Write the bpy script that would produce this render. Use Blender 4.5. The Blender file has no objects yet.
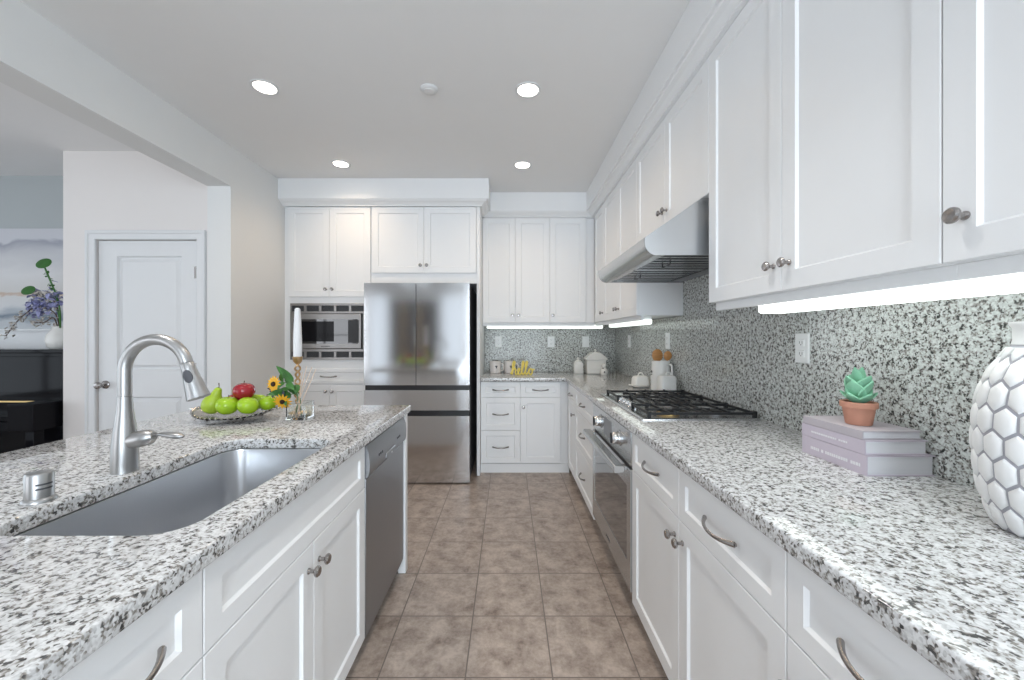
import bpy, bmesh, math, random
from math import pi, sin, cos, radians as R
from mathutils import Vector, Matrix
random.seed(7)
SC = bpy.context.scene
COL = SC.collection
# ---------------------------------------------------------------- camera
CH = 1.297; F = 396.0
cam = bpy.data.cameras.new('camera'); camo = bpy.data.objects.new('camera', cam); COL.objects.link(camo)
camo.location = (0, 0, CH); camo.rotation_euler = (R(90), 0, 0)
cam.sensor_width = 36; cam.lens = F / 1024 * 36
cam.shift_x = 4 / 1024; cam.shift_y = -3 / 1024; cam.clip_start = 0.02
SC.camera = camo
# ---------------------------------------------------------------- world, daylight, exposure
w = bpy.data.worlds.new('world'); SC.world = w; w.use_nodes = True
w.node_tree.nodes['Background'].inputs[0].default_value = (0.82, 0.91, 1.0, 1)
w.node_tree.nodes['Background'].inputs[1].default_value = 1.2
SC.view_settings.view_transform = 'Standard'; SC.view_settings.look = 'None'
SC.view_settings.gamma = 1; SC.view_settings.use_curve_mapping = False
SC.view_settings.exposure = 0.1
def area(name, loc, rot, sx, sy, power, color):
    l = bpy.data.lights.new(name, 'AREA'); l.shape = 'RECTANGLE'; l.size = sx; l.size_y = sy
    l.energy = power; l.color = color
    o = bpy.data.objects.new(name, l); COL.objects.link(o); o.location = loc; o.rotation_euler = rot
    return o
DAY = (0.80, 0.905, 1.0)
area('added_kitchen_daylight', (0.25, -3.15, 1.30), (R(90), 0, 0), 1.75, 2.5, 124, DAY)  # area lamps at added, unseen openings supply the daylight
area('added_dining_daylight', (-5.2, -3.15, 1.35), (R(90), 0, 0), 2.4, 2.1, 46, (.95, .96, 1.0))
area('added_side_daylight', (-6.95, 0.4, 1.4), (R(90), 0, R(-90)), 3.2, 1.9, 36, DAY)
# ---------------------------------------------------------------- materials
def new_mat(name):
    m = bpy.data.materials.new(name); m.use_nodes = True
    return m, m.node_tree.nodes, m.node_tree.links, m.node_tree.nodes['Principled BSDF']
def pm(name, col, rough=0.5, metal=0.0, bump=0.0, bscale=60, var=0.03, vscale=8, trans=0, ior=1.45, coat=0, emit=None, es=0, sub=0, stretch=None):
    m, n, l, b = new_mat(name)
    b.inputs['Roughness'].default_value = rough; b.inputs['Metallic'].default_value = metal
    b.inputs['IOR'].default_value = ior; b.inputs['Transmission Weight'].default_value = trans
    b.inputs['Coat Weight'].default_value = coat; b.inputs['Coat Roughness'].default_value = 0.05
    tc = n.new('ShaderNodeTexCoord'); mp = n.new('ShaderNodeMapping'); l.new(tc.outputs['Object'], mp.inputs[0])
    if stretch: mp.inputs['Scale'].default_value = stretch
    nz = n.new('ShaderNodeTexNoise'); nz.inputs['Scale'].default_value = vscale; nz.inputs['Detail'].default_value = 3
    l.new(mp.outputs[0], nz.inputs['Vector'])
    mx = n.new('ShaderNodeMix'); mx.data_type = 'RGBA'
    c = Vector(col[:3])
    mx.inputs[6].default_value = (*(c * (1 - var)), 1); mx.inputs[7].default_value = (*[min(1, v) for v in c * (1 + var)], 1)
    l.new(nz.outputs[0], mx.inputs[0]); l.new(mx.outputs[2], b.inputs['Base Color'])
    if bump:
        n2 = n.new('ShaderNodeTexNoise'); n2.inputs['Scale'].default_value = bscale; n2.inputs['Detail'].default_value = 3
        l.new(mp.outputs[0], n2.inputs['Vector'])
        bp = n.new('ShaderNodeBump'); bp.inputs['Strength'].default_value = bump; bp.inputs['Distance'].default_value = 0.002
        l.new(n2.outputs[0], bp.inputs['Height']); l.new(bp.outputs[0], b.inputs['Normal'])
    if emit:
        b.inputs['Emission Color'].default_value = (*emit, 1); b.inputs['Emission Strength'].default_value = es
    return m
M = {}
M['paint'] = pm('cabinet_paint', (0.87, 0.88, 0.89), 0.42, var=0.01)
M['wall'] = pm('wall_paint', (0.78, 0.785, 0.78), 0.85, bump=0.15, bscale=140, var=0.01)
M['wall_grey'] = pm('far_wall_paint', (0.42, 0.45, 0.46), 0.85, var=0.01)
M['ceiling'] = pm('ceiling_paint', (0.86, 0.86, 0.86), 0.9, bump=0.15, bscale=120, var=0.01)
M['trim'] = pm('trim_paint', (0.76, 0.77, 0.78), 0.45, var=0.01)
M['toe'] = pm('toe_kick_paint', (0.30, 0.30, 0.31), 0.6)
M['steel'] = pm('brushed_steel', (0.60, 0.61, 0.62), 0.27, 1.0, bump=0.05, bscale=30, var=0.04, vscale=20, stretch=(1, 1, 60))
M['steel_v'] = pm('fridge_steel', (0.64, 0.64, 0.65), 0.11, 1.0, bump=0.02, bscale=40, var=0.03, vscale=20, stretch=(60, 60, 1))
M['steel_dark'] = pm('dishwasher_steel', (0.36, 0.37, 0.39), 0.40, 1.0, var=0.04, vscale=20, stretch=(1, 1, 40))
M['sink'] = pm('sink_steel', (0.62, 0.63, 0.65), 0.30, 1.0, bump=0.04, bscale=30, var=0.04, vscale=20, stretch=(1, 40, 1))
M['nickel'] = pm('satin_nickel', (0.36, 0.34, 0.33), 0.26, 1.0, var=0.02)
M['faucet'] = pm('faucet_nickel', (0.44, 0.44, 0.44), 0.36, 1.0, var=0.02)
M['silver'] = pm('hammered_silver', (0.55, 0.54, 0.52), 0.2, 1.0, bump=0.9, bscale=90, var=0.15, vscale=90)
M['gold'] = pm('antique_gold', (0.62, 0.42, 0.22), 0.3, 1.0, bump=0.2, bscale=120)
M['brass'] = pm('brass', (0.72, 0.50, 0.22), 0.3, 1.0)
M['black'] = pm('black_plastic', (0.015, 0.015, 0.017), 0.35)
M['iron'] = pm('cast_iron', (0.018, 0.019, 0.021), 0.42, bump=0.3, bscale=200)
M['glass_black'] = pm('dark_glass', (0.012, 0.012, 0.014), 0.04, coat=1.0)
M['piano'] = pm('black_lacquer', (0.008, 0.008, 0.010), 0.06, ior=1.18)
M['fridge_side'] = pm('fridge_side_grey', (0.06, 0.062, 0.067), 0.5)
M['plastic'] = pm('white_plastic', (0.82, 0.83, 0.83), 0.35, var=0.01)
M['slot'] = pm('outlet_slot', (0.08, 0.08, 0.08), 0.6)
M['ceramic'] = pm('white_ceramic', (0.80, 0.79, 0.76), 0.25, var=0.02)
M['ceramic_pink'] = pm('mug_ceramic', (0.76, 0.72, 0.70), 0.3, var=0.02)
M['vase_cell'] = pm('vase_cell_white', (0.80, 0.80, 0.80), 0.4, var=0.03, bump=0.1, bscale=40)
M['vase_line'] = pm('vase_groove_grey', (0.38, 0.38, 0.42), 0.6, var=0.06)
M['ink'] = pm('dark_print', (0.08, 0.08, 0.09), 0.6)
M['wood'] = pm('spoon_wood', (0.50, 0.24, 0.08), 0.5, var=0.25, vscale=25, stretch=(1, 1, 6))
M['reed'] = pm('reed_wood', (0.74, 0.60, 0.49), 0.6, var=0.08)
M['yellow'] = pm('yellow_sign_paint', (0.86, 0.70, 0.16), 0.35)
M['candle'] = pm('candle_wax', (0.82, 0.82, 0.83), 0.5, var=0.01)
M['wick'] = pm('candle_wick', (0.05, 0.05, 0.05), 0.8)
M['apple_g'] = pm('green_apple_skin', (0.36, 0.58, 0.02), 0.25, var=0.25, vscale=22, coat=0.3)
M['pear'] = pm('pear_skin', (0.40, 0.56, 0.04), 0.32, var=0.2, vscale=30, coat=0.2)
M['apple_r'] = pm('red_apple_skin', (0.34, 0.012, 0.022), 0.22, var=0.35, vscale=18, coat=0.3)
M['stem'] = pm('stem_brown', (0.10, 0.055, 0.03), 0.7)
M['leaf'] = pm('leaf_green', (0.05, 0.17, 0.035), 0.45, var=0.35, vscale=40)
M['leaf_pad'] = pm('lily_pad_green', (0.03, 0.13, 0.02), 0.5, var=0.3, vscale=40)
M['leaf_dark'] = pm('leaf_blue_grey', (0.035, 0.04, 0.06), 0.5, var=0.4, vscale=60)
M['petal'] = pm('yellow_petal', (0.80, 0.42, 0.02), 0.5, var=0.2, vscale=60)
M['disc'] = pm('flower_centre', (0.035, 0.018, 0.010), 0.9, bump=1, bscale=300)
M['lilac'] = pm('lilac_petal', (0.30, 0.31, 0.52), 0.6, var=0.25, vscale=60)
M['blossom'] = pm('white_petal', (0.60, 0.56, 0.52), 0.6, var=0.15, vscale=60)
M['twig'] = pm('twig_brown', (0.10, 0.07, 0.055), 0.8)
M['succ'] = pm('succulent_green', (0.26, 0.56, 0.38), 0.5, var=0.3, vscale=30)
M['terra'] = pm('terracotta', (0.55, 0.27, 0.19), 0.8, bump=0.3, bscale=90, var=0.15, vscale=25)
M['soil'] = pm('potting_soil', (0.05, 0.03, 0.02), 0.95, bump=1, bscale=200)
M['book'] = pm('lavender_cover', (0.58, 0.52, 0.60), 0.55, var=0.03)
M['book2'] = pm('grey_lavender_cover', (0.50, 0.46, 0.50), 0.55, var=0.05, bump=0.2, bscale=200)
M['pages'] = pm('book_pages', (0.76, 0.76, 0.80), 0.8, var=0.05, vscale=3, stretch=(1, 1, 300))
M['foil'] = pm('white_print', (0.80, 0.79, 0.82), 0.5)
M['bench'] = pm('bench_grey', (0.20, 0.205, 0.215), 0.35)
M['key_white'] = pm('ivory_keys', (0.55, 0.54, 0.50), 0.3)
def emis(name, col, s):
    m, n, l, b = new_mat(name)
    b.inputs['Base Color'].default_value = (0.8, 0.8, 0.8, 1)
    b.inputs['Emission Color'].default_value = (*col, 1); b.inputs['Emission Strength'].default_value = s
    return m
M['lamp'] = emis('downlight_lens', (1.0, 0.93, 0.82), 9)
M['strip'] = emis('cabinet_light_diffuser', (0.93, 1.0, 0.96), 3.4)
M['strip_dim'] = emis('dimmer_cabinet_light_diffuser', (0.90, 1.0, 0.93), 1.3)
m, n, l, b = new_mat('clear_glass'); M['glass'] = m
b.inputs['Transmission Weight'].default_value = 1; b.inputs['Roughness'].default_value = 0.01; b.inputs['IOR'].default_value = 1.45
b.inputs['Base Color'].default_value = (0.96, 0.98, 0.97, 1)
def ramp(n, stops, interp='LINEAR'):
    r = n.new('ShaderNodeValToRGB'); e = r.color_ramp.elements; r.color_ramp.interpolation = interp
    while len(e) > 1: e.remove(e[-1])
    e[0].position = stops[0][0]; e[0].color = (*stops[0][1], 1)
    for p, c in stops[1:]:
        x = e.new(p); x.color = (*c, 1)
    return r
def granite(name, dark=1.0, tint=(1, 1, 1), rough=0.1, sh=0.0, ior=1.45):
    m, n, l, b = new_mat(name)
    tc = n.new('ShaderNodeTexCoord')
    nz = n.new('ShaderNodeTexNoise'); nz.inputs['Scale'].default_value = 90; nz.inputs['Detail'].default_value = 2
    l.new(tc.outputs['Object'], nz.inputs['Vector'])
    mx = n.new('ShaderNodeMix'); mx.data_type = 'VECTOR'; mx.inputs[0].default_value = 0.010
    l.new(tc.outputs['Object'], mx.inputs[4]); l.new(nz.outputs['Color'], mx.inputs[5])
    v1 = n.new('ShaderNodeTexVoronoi'); v1.inputs['Scale'].default_value = 225; v1.feature = 'SMOOTH_F1'; v1.inputs['Smoothness'].default_value = 0.35
    l.new(mx.outputs[1], v1.inputs['Vector'])
    sx = n.new('ShaderNodeSeparateColor'); l.new(v1.outputs['Color'], sx.inputs[0])
    # clusters: bias the cell value with a lower frequency noise
    n2 = n.new('ShaderNodeTexNoise'); n2.inputs['Scale'].default_value = 70; n2.inputs['Detail'].default_value = 2
    l.new(tc.outputs['Object'], n2.inputs['Vector'])
    ma = n.new('ShaderNodeMath'); ma.operation = 'MULTIPLY_ADD'; ma.inputs[1].default_value = 0.55
    mb = n.new('ShaderNodeMath'); mb.operation = 'MULTIPLY_ADD'; mb.inputs[1].default_value = 1.25; mb.inputs[2].default_value = -0.38
    l.new(n2.outputs[0], mb.inputs[0]); l.new(sx.outputs[0], ma.inputs[0]); l.new(mb.outputs[0], ma.inputs[2])
    t = Vector(tint)
    def c(v): return tuple(v * dark * k for k in tint)
    r = ramp(n, [(0.0, c(0.05)), (0.24 + sh, c(0.09)), (0.31 + sh, (0.20, 0.185, 0.17)), (0.40 + sh, (0.34, 0.325, 0.305)), (0.48 + sh, c(0.54)), (0.60 + sh, c(0.62)), (0.74 + sh, c(0.72)), (1.0, c(0.80))])
    l.new(ma.outputs[0], r.inputs[0]); l.new(r.outputs[0], b.inputs['Base Color'])
    b.inputs['Roughness'].default_value = rough
    b.inputs['IOR'].default_value = ior
    return m
M['granite'] = granite('granite', 1.0, (0.98, 0.99, 1.0), 0.04, -0.03)  # counter copy of the stone; gloss washing it out put into paler speckles
M['granite_wall'] = granite('granite_wall', 0.92, (0.965, 1.0, 0.97), 0.12, 0.01, 1.3)
# floor tiles
m, n, l, b = new_mat('floor_tile'); M['floor'] = m
tc = n.new('ShaderNodeTexCoord'); mp = n.new('ShaderNodeMapping'); mp.inputs['Location'].default_value = (-0.170 + 0.3325 * 40, -1.508 + 0.3325 * 20, 0)
l.new(tc.outputs['Object'], mp.inputs[0])
br = n.new('ShaderNodeTexBrick'); br.offset = 0; br.squash = 1
for k, v in (('Scale', 1), ('Mortar Size', 0.0032), ('Mortar Smooth', 0.3), ('Bias', 0), ('Brick Width', 0.3325), ('Row Height', 0.3325)): br.inputs[k].default_value = v
br.inputs['Color1'].default_value = (0, 0, 0, 1); br.inputs['Color2'].default_value = (1, 1, 1, 1); br.inputs['Mortar'].default_value = (0.5, 0.5, 0.5, 1)
l.new(mp.outputs[0], br.inputs['Vector'])
nz = n.new('ShaderNodeTexNoise'); nz.noise_dimensions = '4D'; nz.inputs['Scale'].default_value = 11; nz.inputs['Detail'].default_value = 9; nz.inputs['Roughness'].default_value = 0.68; nz.inputs['Distortion'].default_value = 0.25
l.new(tc.outputs['Object'], nz.inputs['Vector'])
mu = n.new('ShaderNodeMath'); mu.operation = 'MULTIPLY'; mu.inputs[1].default_value = 7; l.new(br.outputs['Color'], mu.inputs[0]); l.new(mu.outputs[0], nz.inputs['W'])
nf = n.new('ShaderNodeTexNoise'); nf.inputs['Scale'].default_value = 55; nf.inputs['Detail'].default_value = 6; nf.inputs['Roughness'].default_value = 0.7; l.new(tc.outputs['Object'], nf.inputs['Vector'])
mf = n.new('ShaderNodeMath'); mf.operation = 'MULTIPLY_ADD'; mf.inputs[1].default_value = 0.38; mf.inputs[2].default_value = -0.19; l.new(nf.outputs[0], mf.inputs[0])
ad = n.new('ShaderNodeMath'); ad.operation = 'ADD'; l.new(nz.outputs[0], ad.inputs[0]); l.new(mf.outputs[0], ad.inputs[1])
rp = ramp(n, [(0.32, (0.20, 0.153, 0.126)), (0.44, (0.33, 0.268, 0.228)), (0.54, (0.42, 0.348, 0.30)), (0.68, (0.55, 0.465, 0.405))])
l.new(ad.outputs[0], rp.inputs[0])
mx = n.new('ShaderNodeMix'); mx.data_type = 'RGBA'; l.new(br.outputs['Fac'], mx.inputs[0]); l.new(rp.outputs[0], mx.inputs[6]); mx.inputs[7].default_value = (0.18, 0.15, 0.13, 1)
l.new(mx.outputs[2], b.inputs['Base Color']); b.inputs['Roughness'].default_value = 0.32
bp = n.new('ShaderNodeBump'); bp.inputs['Strength'].default_value = 0.4; bp.inputs['Distance'].default_value = 0.002; bp.invert = True
l.new(br.outputs['Fac'], bp.inputs['Height']); l.new(bp.outputs[0], b.inputs['Normal'])
# abstract painting
m, n, l, b = new_mat('abstract_painting'); M['art'] = m
tc = n.new('ShaderNodeTexCoord'); mp = n.new('ShaderNodeMapping'); mp.inputs['Scale'].default_value = (1.2, 1, 3.2); l.new(tc.outputs['Object'], mp.inputs[0])
nz = n.new('ShaderNodeTexNoise'); nz.inputs['Scale'].default_value = 2.2; nz.inputs['Detail'].default_value = 6; nz.inputs['Distortion'].default_value = 0.7
l.new(mp.outputs[0], nz.inputs['Vector'])
sp = n.new('ShaderNodeSeparateXYZ'); l.new(tc.outputs['Object'], sp.inputs[0])
md = n.new('ShaderNodeMath'); md.operation = 'MULTIPLY_ADD'; md.inputs[1].default_value = 0.20; l.new(nz.outputs[0], md.inputs[0])
mr = n.new('ShaderNodeMapRange'); mr.inputs['From Min'].default_value = 1.35; mr.inputs['From Max'].default_value = 2.26; l.new(sp.outputs[2], mr.inputs[0]); l.new(mr.outputs[0], md.inputs[2])
rp = ramp(n, [(0.0, (0.58, 0.60, 0.62)), (0.19, (0.50, 0.53, 0.56)), (0.235, (0.16, 0.20, 0.25)), (0.28, (0.36, 0.40, 0.45)), (0.34, (0.62, 0.63, 0.64)), (0.43, (0.62, 0.62, 0.62)), (0.455, (0.52, 0.40, 0.32)), (0.475, (0.60, 0.59, 0.58)), (0.66, (0.66, 0.66, 0.67)), (0.86, (0.52, 0.53, 0.56)), (0.97, (0.33, 0.34, 0.40)), (1.0, (0.55, 0.56, 0.60))])
l.new(md.outputs[0], rp.inputs[0]); l.new(rp.outputs[0], b.inputs['Base Color']); b.inputs['Roughness'].default_value = 0.7
# ---------------------------------------------------------------- mesh helpers
def box(B, x0, x1, y0, y1, z0, z1):
    v = [B.verts.new(p) for p in ((x0, y0, z0), (x1, y0, z0), (x1, y1, z0), (x0, y1, z0), (x0, y0, z1), (x1, y0, z1), (x1, y1, z1), (x0, y1, z1))]
    for f in ((0, 3, 2, 1), (4, 5, 6, 7), (0, 1, 5, 4), (1, 2, 6, 5), (2, 3, 7, 6), (3, 0, 4, 7)): B.faces.new([v[i] for i in f])
    return v
def bridge(B, loops, close=True, cap0=True, cap1=True):
    n = len(loops[0])
    for a, b in zip(loops, loops[1:]):
        for i in range(n if close else n - 1):
            j = (i + 1) % n
            B.faces.new((a[i], a[j], b[j], b[i]))
    if cap0: B.faces.new(loops[0][::-1])
    if cap1: B.faces.new(loops[-1])
def lathe(B, prof, origin=(0, 0, 0), axis='Z', seg=24, cap=True, mat=None):
    """prof: (radius, height) list; mat: Matrix applied to every point"""
    T = Matrix.Translation(origin)
    if axis == 'Y-': T = T @ Matrix.Rotation(R(90), 4, 'X')
    if axis == 'X': T = T @ Matrix.Rotation(R(90), 4, 'Y')
    if mat: T = T @ mat
    loops = []
    for r, h in prof:
        loops.append([B.verts.new(T @ Vector((max(r, 1e-4) * cos(2 * pi * i / seg), max(r, 1e-4) * sin(2 * pi * i / seg), h))) for i in range(seg)])
    bridge(B, loops, True, cap, cap)
def tube(B, pts, rad, seg=10, flat=1.0):
    pts = [Vector(p) for p in pts]; n = len(pts)
    if not isinstance(rad, (list, tuple)): rad = [rad] * n
    t0 = (pts[1] - pts[0]).normalized()
    up = Vector((0, 0, 1)) if abs(t0.z) < 0.9 else Vector((1, 0, 0))
    nrm = (up - t0 * up.dot(t0)).normalized()
    loops = []
    for i, p in enumerate(pts):
        t = (pts[min(i + 1, n - 1)] - pts[max(i - 1, 0)]).normalized()
        nrm = (nrm - t * nrm.dot(t)).normalized(); bn = t.cross(nrm)
        loops.append([B.verts.new(p + (nrm * cos(2 * pi * k / seg) * flat + bn * sin(2 * pi * k / seg)) * rad[i]) for k in range(seg)])
    bridge(B, loops)
def catmull(P, k=6, closed=False):
    P = [Vector(p) for p in P]; out = []
    n = len(P)
    for i in range(n - 1):
        a, b, c, d = P[max(i - 1, 0)], P[i], P[i + 1], P[min(i + 2, n - 1)]
        for j in range(k):
            t = j / k
            out.append(0.5 * ((2 * b) + (c - a) * t + (2 * a - 5 * b + 4 * c - d) * t * t + (3 * b - a - 3 * c + d) * t ** 3))
    out.append(P[-1]); return out
def obj(name, B, mat, parent=None, smooth=False, bevel=0, seg=2):
    bmesh.ops.recalc_face_normals(B, faces=B.faces)
    me = bpy.data.meshes.new(name); B.to_mesh(me); B.free()
    for mm in (mat if isinstance(mat, (list, tuple)) else [mat]): me.materials.append(mm)
    o = bpy.data.objects.new(name, me); COL.objects.link(o)
    if parent: o.parent = parent
    if smooth:
        for p in me.polygons: p.use_smooth = True
        try: me.set_sharp_from_angle(angle=R(38))
        except Exception: pass
    if bevel:
        bv = o.modifiers.new('bevel', 'BEVEL'); bv.width = bevel; bv.segments = seg; bv.limit_method = 'ANGLE'; bv.angle_limit = R(40)
        for p in me.polygons: p.use_smooth = True
        try: me.set_sharp_from_angle(angle=R(38))
        except Exception: pass
        if hasattr(bv, 'harden_normals'): bv.harden_normals = False
    return o
def nb(): return bmesh.new()
def tag(o, label=None, cat=None, group=None, kind=None):
    if label: o['label'] = label
    if cat: o['category'] = cat
    if group: o['group'] = group
    if kind: o['kind'] = kind
    return o
def thing(name, label, cat, loc=(0, 0, 0), rz=0, group=None):
    o = bpy.data.objects.new(name, None); COL.objects.link(o); o.location = loc; o.rotation_euler = (0, 0, rz)
    return tag(o, label, cat, group)
def bobj(name, boxes, mat, parent=None, bevel=0):
    B = nb()
    for b_ in boxes: box(B, *b_)
    return obj(name, B, mat, parent, bevel=bevel)
def struct(name, boxes, mat, bevel=0):
    return tag(bobj(name, boxes, mat, None, bevel), kind='structure')
def copy_tree(o, parent=None):
    c = o.copy(); COL.objects.link(c)
    if parent: c.parent = parent
    for ch in [x for x in bpy.data.objects if x.parent == o]: copy_tree(ch, c)
    return c
# ---------------------------------------------------------------- the room
CZ = 2.745
WX = 1.205; WY = 4.39
struct('floor', [(-7.1, WX + .1, -3.2, WY + .1, -0.1, 0)], M['floor'])
struct('ceiling', [(-7.1, WX + .1, -3.2, WY + .1, CZ, CZ + .1)], M['ceiling'])
struct('wall_right', [(WX, WX + .1, -3.2, WY + .1, 0, CZ)], M['wall'])
struct('wall_back', [(-2.277, WX, WY, WY + .1, 0, CZ)], M['wall'])
struct('wall_left', [(-2.277, -2.10, 3.0, WY, 0, CZ), (-2.277, -2.10, -3.1, 3.0, 2.44, CZ)], M['wall'])
DX0, DX1, DZ = -3.195, -2.418, 2.047; PY = 3.08
struct('wall_pantry', [(-3.46, DX0 - .01, PY, PY + .12, 0, CZ), (DX1 + .01, -2.277, PY, PY + .12, 0, CZ), (DX0 - .01, DX1 + .01, PY, PY + .12, DZ + .01, CZ), (-3.46, -3.34, PY + .12, WY, 0, CZ)], M['wall'])
struct('wall_far', [(-7.1, -3.46, 3.56, 3.66, 0, CZ)], M['wall_grey'])
# unseen walls; openings added to supply daylight and fridge reflections; each opening: x0, x1, z0, z1
def window_wall(name, horiz, a0, a1, pos, th, ops, mat):
    bx = []; a = a0
    for o0, o1, z0, z1 in ops:
        bx += [(a, o0, 0, CZ), (o0, o1, z1, CZ)] + ([(o0, o1, 0, z0)] if z0 > 0 else []); a = o1
    bx.append((a, a1, 0, CZ))
    struct(name, [((p[0], p[1], pos, pos + th, p[2], p[3]) if horiz else (pos, pos + th, p[0], p[1], p[2], p[3])) for p in bx], mat)
window_wall('wall_rear', True, -2.19, WX, -3.1, .1, [(-1.72, -.90, .05, 2.4), (-.6, 1.1, .05, 2.6)], M['wall'])
window_wall('wall_dining', True, -7.1, -2.19, -3.1, .1, [(-6.4, -4.0, .3, 2.4), (-3.8, -3.0, .05, 2.4)], M['wall'])
window_wall('wall_side', False, -3.1, 3.56, -7.0, .1, [(-1.2, 2.0, .45, 2.35)], M['wall'])
def win_frame(name, horiz, pos, o0, o1, z0, z1, nx):
    bx = [(o0, o0 + .05, z0, z1), (o1 - .05, o1, z0, z1), (o0, o1, z0, z0 + .05), (o0, o1, z1 - .05, z1)]
    for k in range(1, nx): x = o0 + (o1 - o0) * k / nx; bx.append((x - .025, x + .025, z0, z1))
    if nx > 1: bx.append((o0, o1, (z0 + z1) / 2 - .012, (z0 + z1) / 2 + .012))
    struct(name, [((p[0], p[1], pos - .02, pos + .02, p[2], p[3]) if horiz else (pos - .02, pos + .02, p[0], p[1], p[2], p[3])) for p in bx], M['trim'])
win_frame('added_window_1', True, -3.03, -.6, 1.1, .05, 2.6, 2)
win_frame('added_window_2', True, -3.03, -6.4, -4.0, .3, 2.4, 3)
win_frame('added_window_3', False, -6.92, -1.2, 2.0, .45, 2.35, 4)
win_frame('added_window_4', True, -3.03, -1.72, -.90, .05, 2.4, 1)  # bare openings added to put bright bands in the fridge doors
win_frame('added_window_5', True, -3.03, -3.8, -3.0, .05, 2.4, 1)
M['added_door'] = pm('added_door_paint', (0.10, 0.095, 0.09), 0.5); M['oak'] = pm('added_oak_trim', (0.62, 0.42, 0.22), 0.5, var=.1, stretch=(1, 1, .1))
d2 = tag(bpy.data.objects.new('added_door_2', None), kind='structure'); COL.objects.link(d2)  # unseen door added so the fridge reflects a dark band and tan strip
bobj('door_leaf', [(-2.90, -2.52, -2.995, -2.95, .01, 2.2), (-2.42, -1.85, -2.995, -2.95, .01, 2.2)], M['added_door'], d2)
bobj('added_door_post', [(-2.52, -2.42, -2.995, -2.93, .01, 2.2)], M['oak'], d2)
# pantry door: leaf with two sunk panels, casing, knob, hinges
def rings(B, x0, x1, z0, z1, rr, cap0=True, cap1=True):
    """nested rectangles: rr = list of (inset, y)"""
    loops = []
    for i, y in rr:
        loops.append([B.verts.new(p) for p in ((x0 + i, y, z0 + i), (x1 - i, y, z0 + i), (x1 - i, y, z1 - i), (x0 + i, y, z1 - i))])
    bridge(B, loops, True, cap0, cap1)
dr = tag(bpy.data.objects.new('door_1', None), kind='structure'); COL.objects.link(dr)
yl = PY + .012
B = nb()
zs = [0.01, 0.24, 0.66 + .15, 0.93 + .10, 1.0, 1.93, DZ]
up = (DX0 + .14, DX1 - .13, 1.035, 1.93); lo = (DX0 + .14, DX1 - .13, .22, .83)
xa, xb = up[0], up[1]
box(B, DX0, xa, yl, yl + .035, .01, DZ); box(B, xb, DX1, yl, yl + .035, .01, DZ)
box(B, xa, xb, yl, yl + .035, .01, lo[2]); box(B, xa, xb, yl, yl + .035, lo[3], up[2]); box(B, xa, xb, yl, yl + .035, up[3], DZ)
for q in (up, lo):
    rings(B, *q, [(0, yl + .0005), (.010, yl + .018), (.022, yl + .018), (.045, yl + .003)], cap0=False)
obj('door_leaf', B, M['trim'], dr)
cz = DZ + .012
B = nb(); loops = []
for o_, y_ in ((.006, PY + .001), (.006, PY - .014), (.012, PY - .018), (.048, PY - .018), (.054, PY - .026), (.070, PY - .026), (.075, PY - .022), (.075, PY + .001)):
    loops.append([B.verts.new(p) for p in ((DX0 - o_, y_, 0), (DX0 - o_, y_, DZ + o_), (DX1 + o_, y_, DZ + o_), (DX1 + o_, y_, 0))])
bridge(B, loops, False, False, False)
obj('door_casing', B, M['trim'], dr)
B = nb(); lathe(B, [(.032, 0), (.032, .006), (.026, .012), (.011, .016), (.010, .040), (.020, .046), (.027, .058), (.026, .070), (.018, .078), (0, .080)], (DX0 + .055, yl, .925), 'Y-')
obj('door_knob', B, M['nickel'], dr, smooth=True)
for hz in (1.80, 1.05, .25):
    B = nb(); lathe(B, [(.008, 0), (.008, .09)], (DX1 - .006, yl - .008, hz - .045)); box(B, DX1 - .030, DX1 + .003, yl - .003, yl - .0005, hz - .045, hz + .045)
    obj('door_hinge', B, M['nickel'], dr)
struct('trim_3', [(-7.0, -3.46, 3.548, 3.56, 0.0, 1.335), (-7.0, -3.46, 3.540, 3.56, 1.335, 1.350)], M['trim'])
M['pantry'] = pm('pantry_wall_paint', (0.80, 0.765, 0.745), 0.85, bump=0.15, bscale=140, var=0.01)
bpy.data.objects['wall_pantry'].data.materials[0] = M['pantry']
struct('baseboard_pantry', [(-3.46, DX0 - .075, PY - .014, PY, 0, .10), (DX1 + .075, -2.277, PY - .014, PY, 0, .10)], M['trim'], bevel=.004)
struct('baseboard_left', [(-2.10, -2.086, 3.0, 3.70, 0, .10), (-2.277, -2.086, 2.986, 3.0, 0, .10)], M['trim'], bevel=.004)
# soffits with crown moulding above the cabinets
UT = 2.516
def crown(name, corners):
    prof = [(.086, CZ), (.086, 2.560), (.070, 2.560), (.066, 2.550), (.046, 2.543), (.030, 2.530), (.020, 2.524), (.020, UT)]
    B = nb(); loops = [[B.verts.new((*corners(d), z))for corners in []] for d, z in []]
    loops = []
    for d, z in prof: loops.append([B.verts.new((x, y, z)) for x, y in corners(d)])
    bridge(B, loops); return tag(obj(name, B, M['paint']), kind='structure')
crown('trim_1', lambda d: [(-2.10, 3.70 - d), (-.262 + d, 3.70 - d), (-.262 + d, WY), (-2.10, WY)])
crown('trim_2', lambda d: [(-.260, 4.05 - d), (.87 - d, 4.05 - d), (.87 - d, -1.0), (WX, -1.0), (WX, WY), (-.260, WY)])
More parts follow.
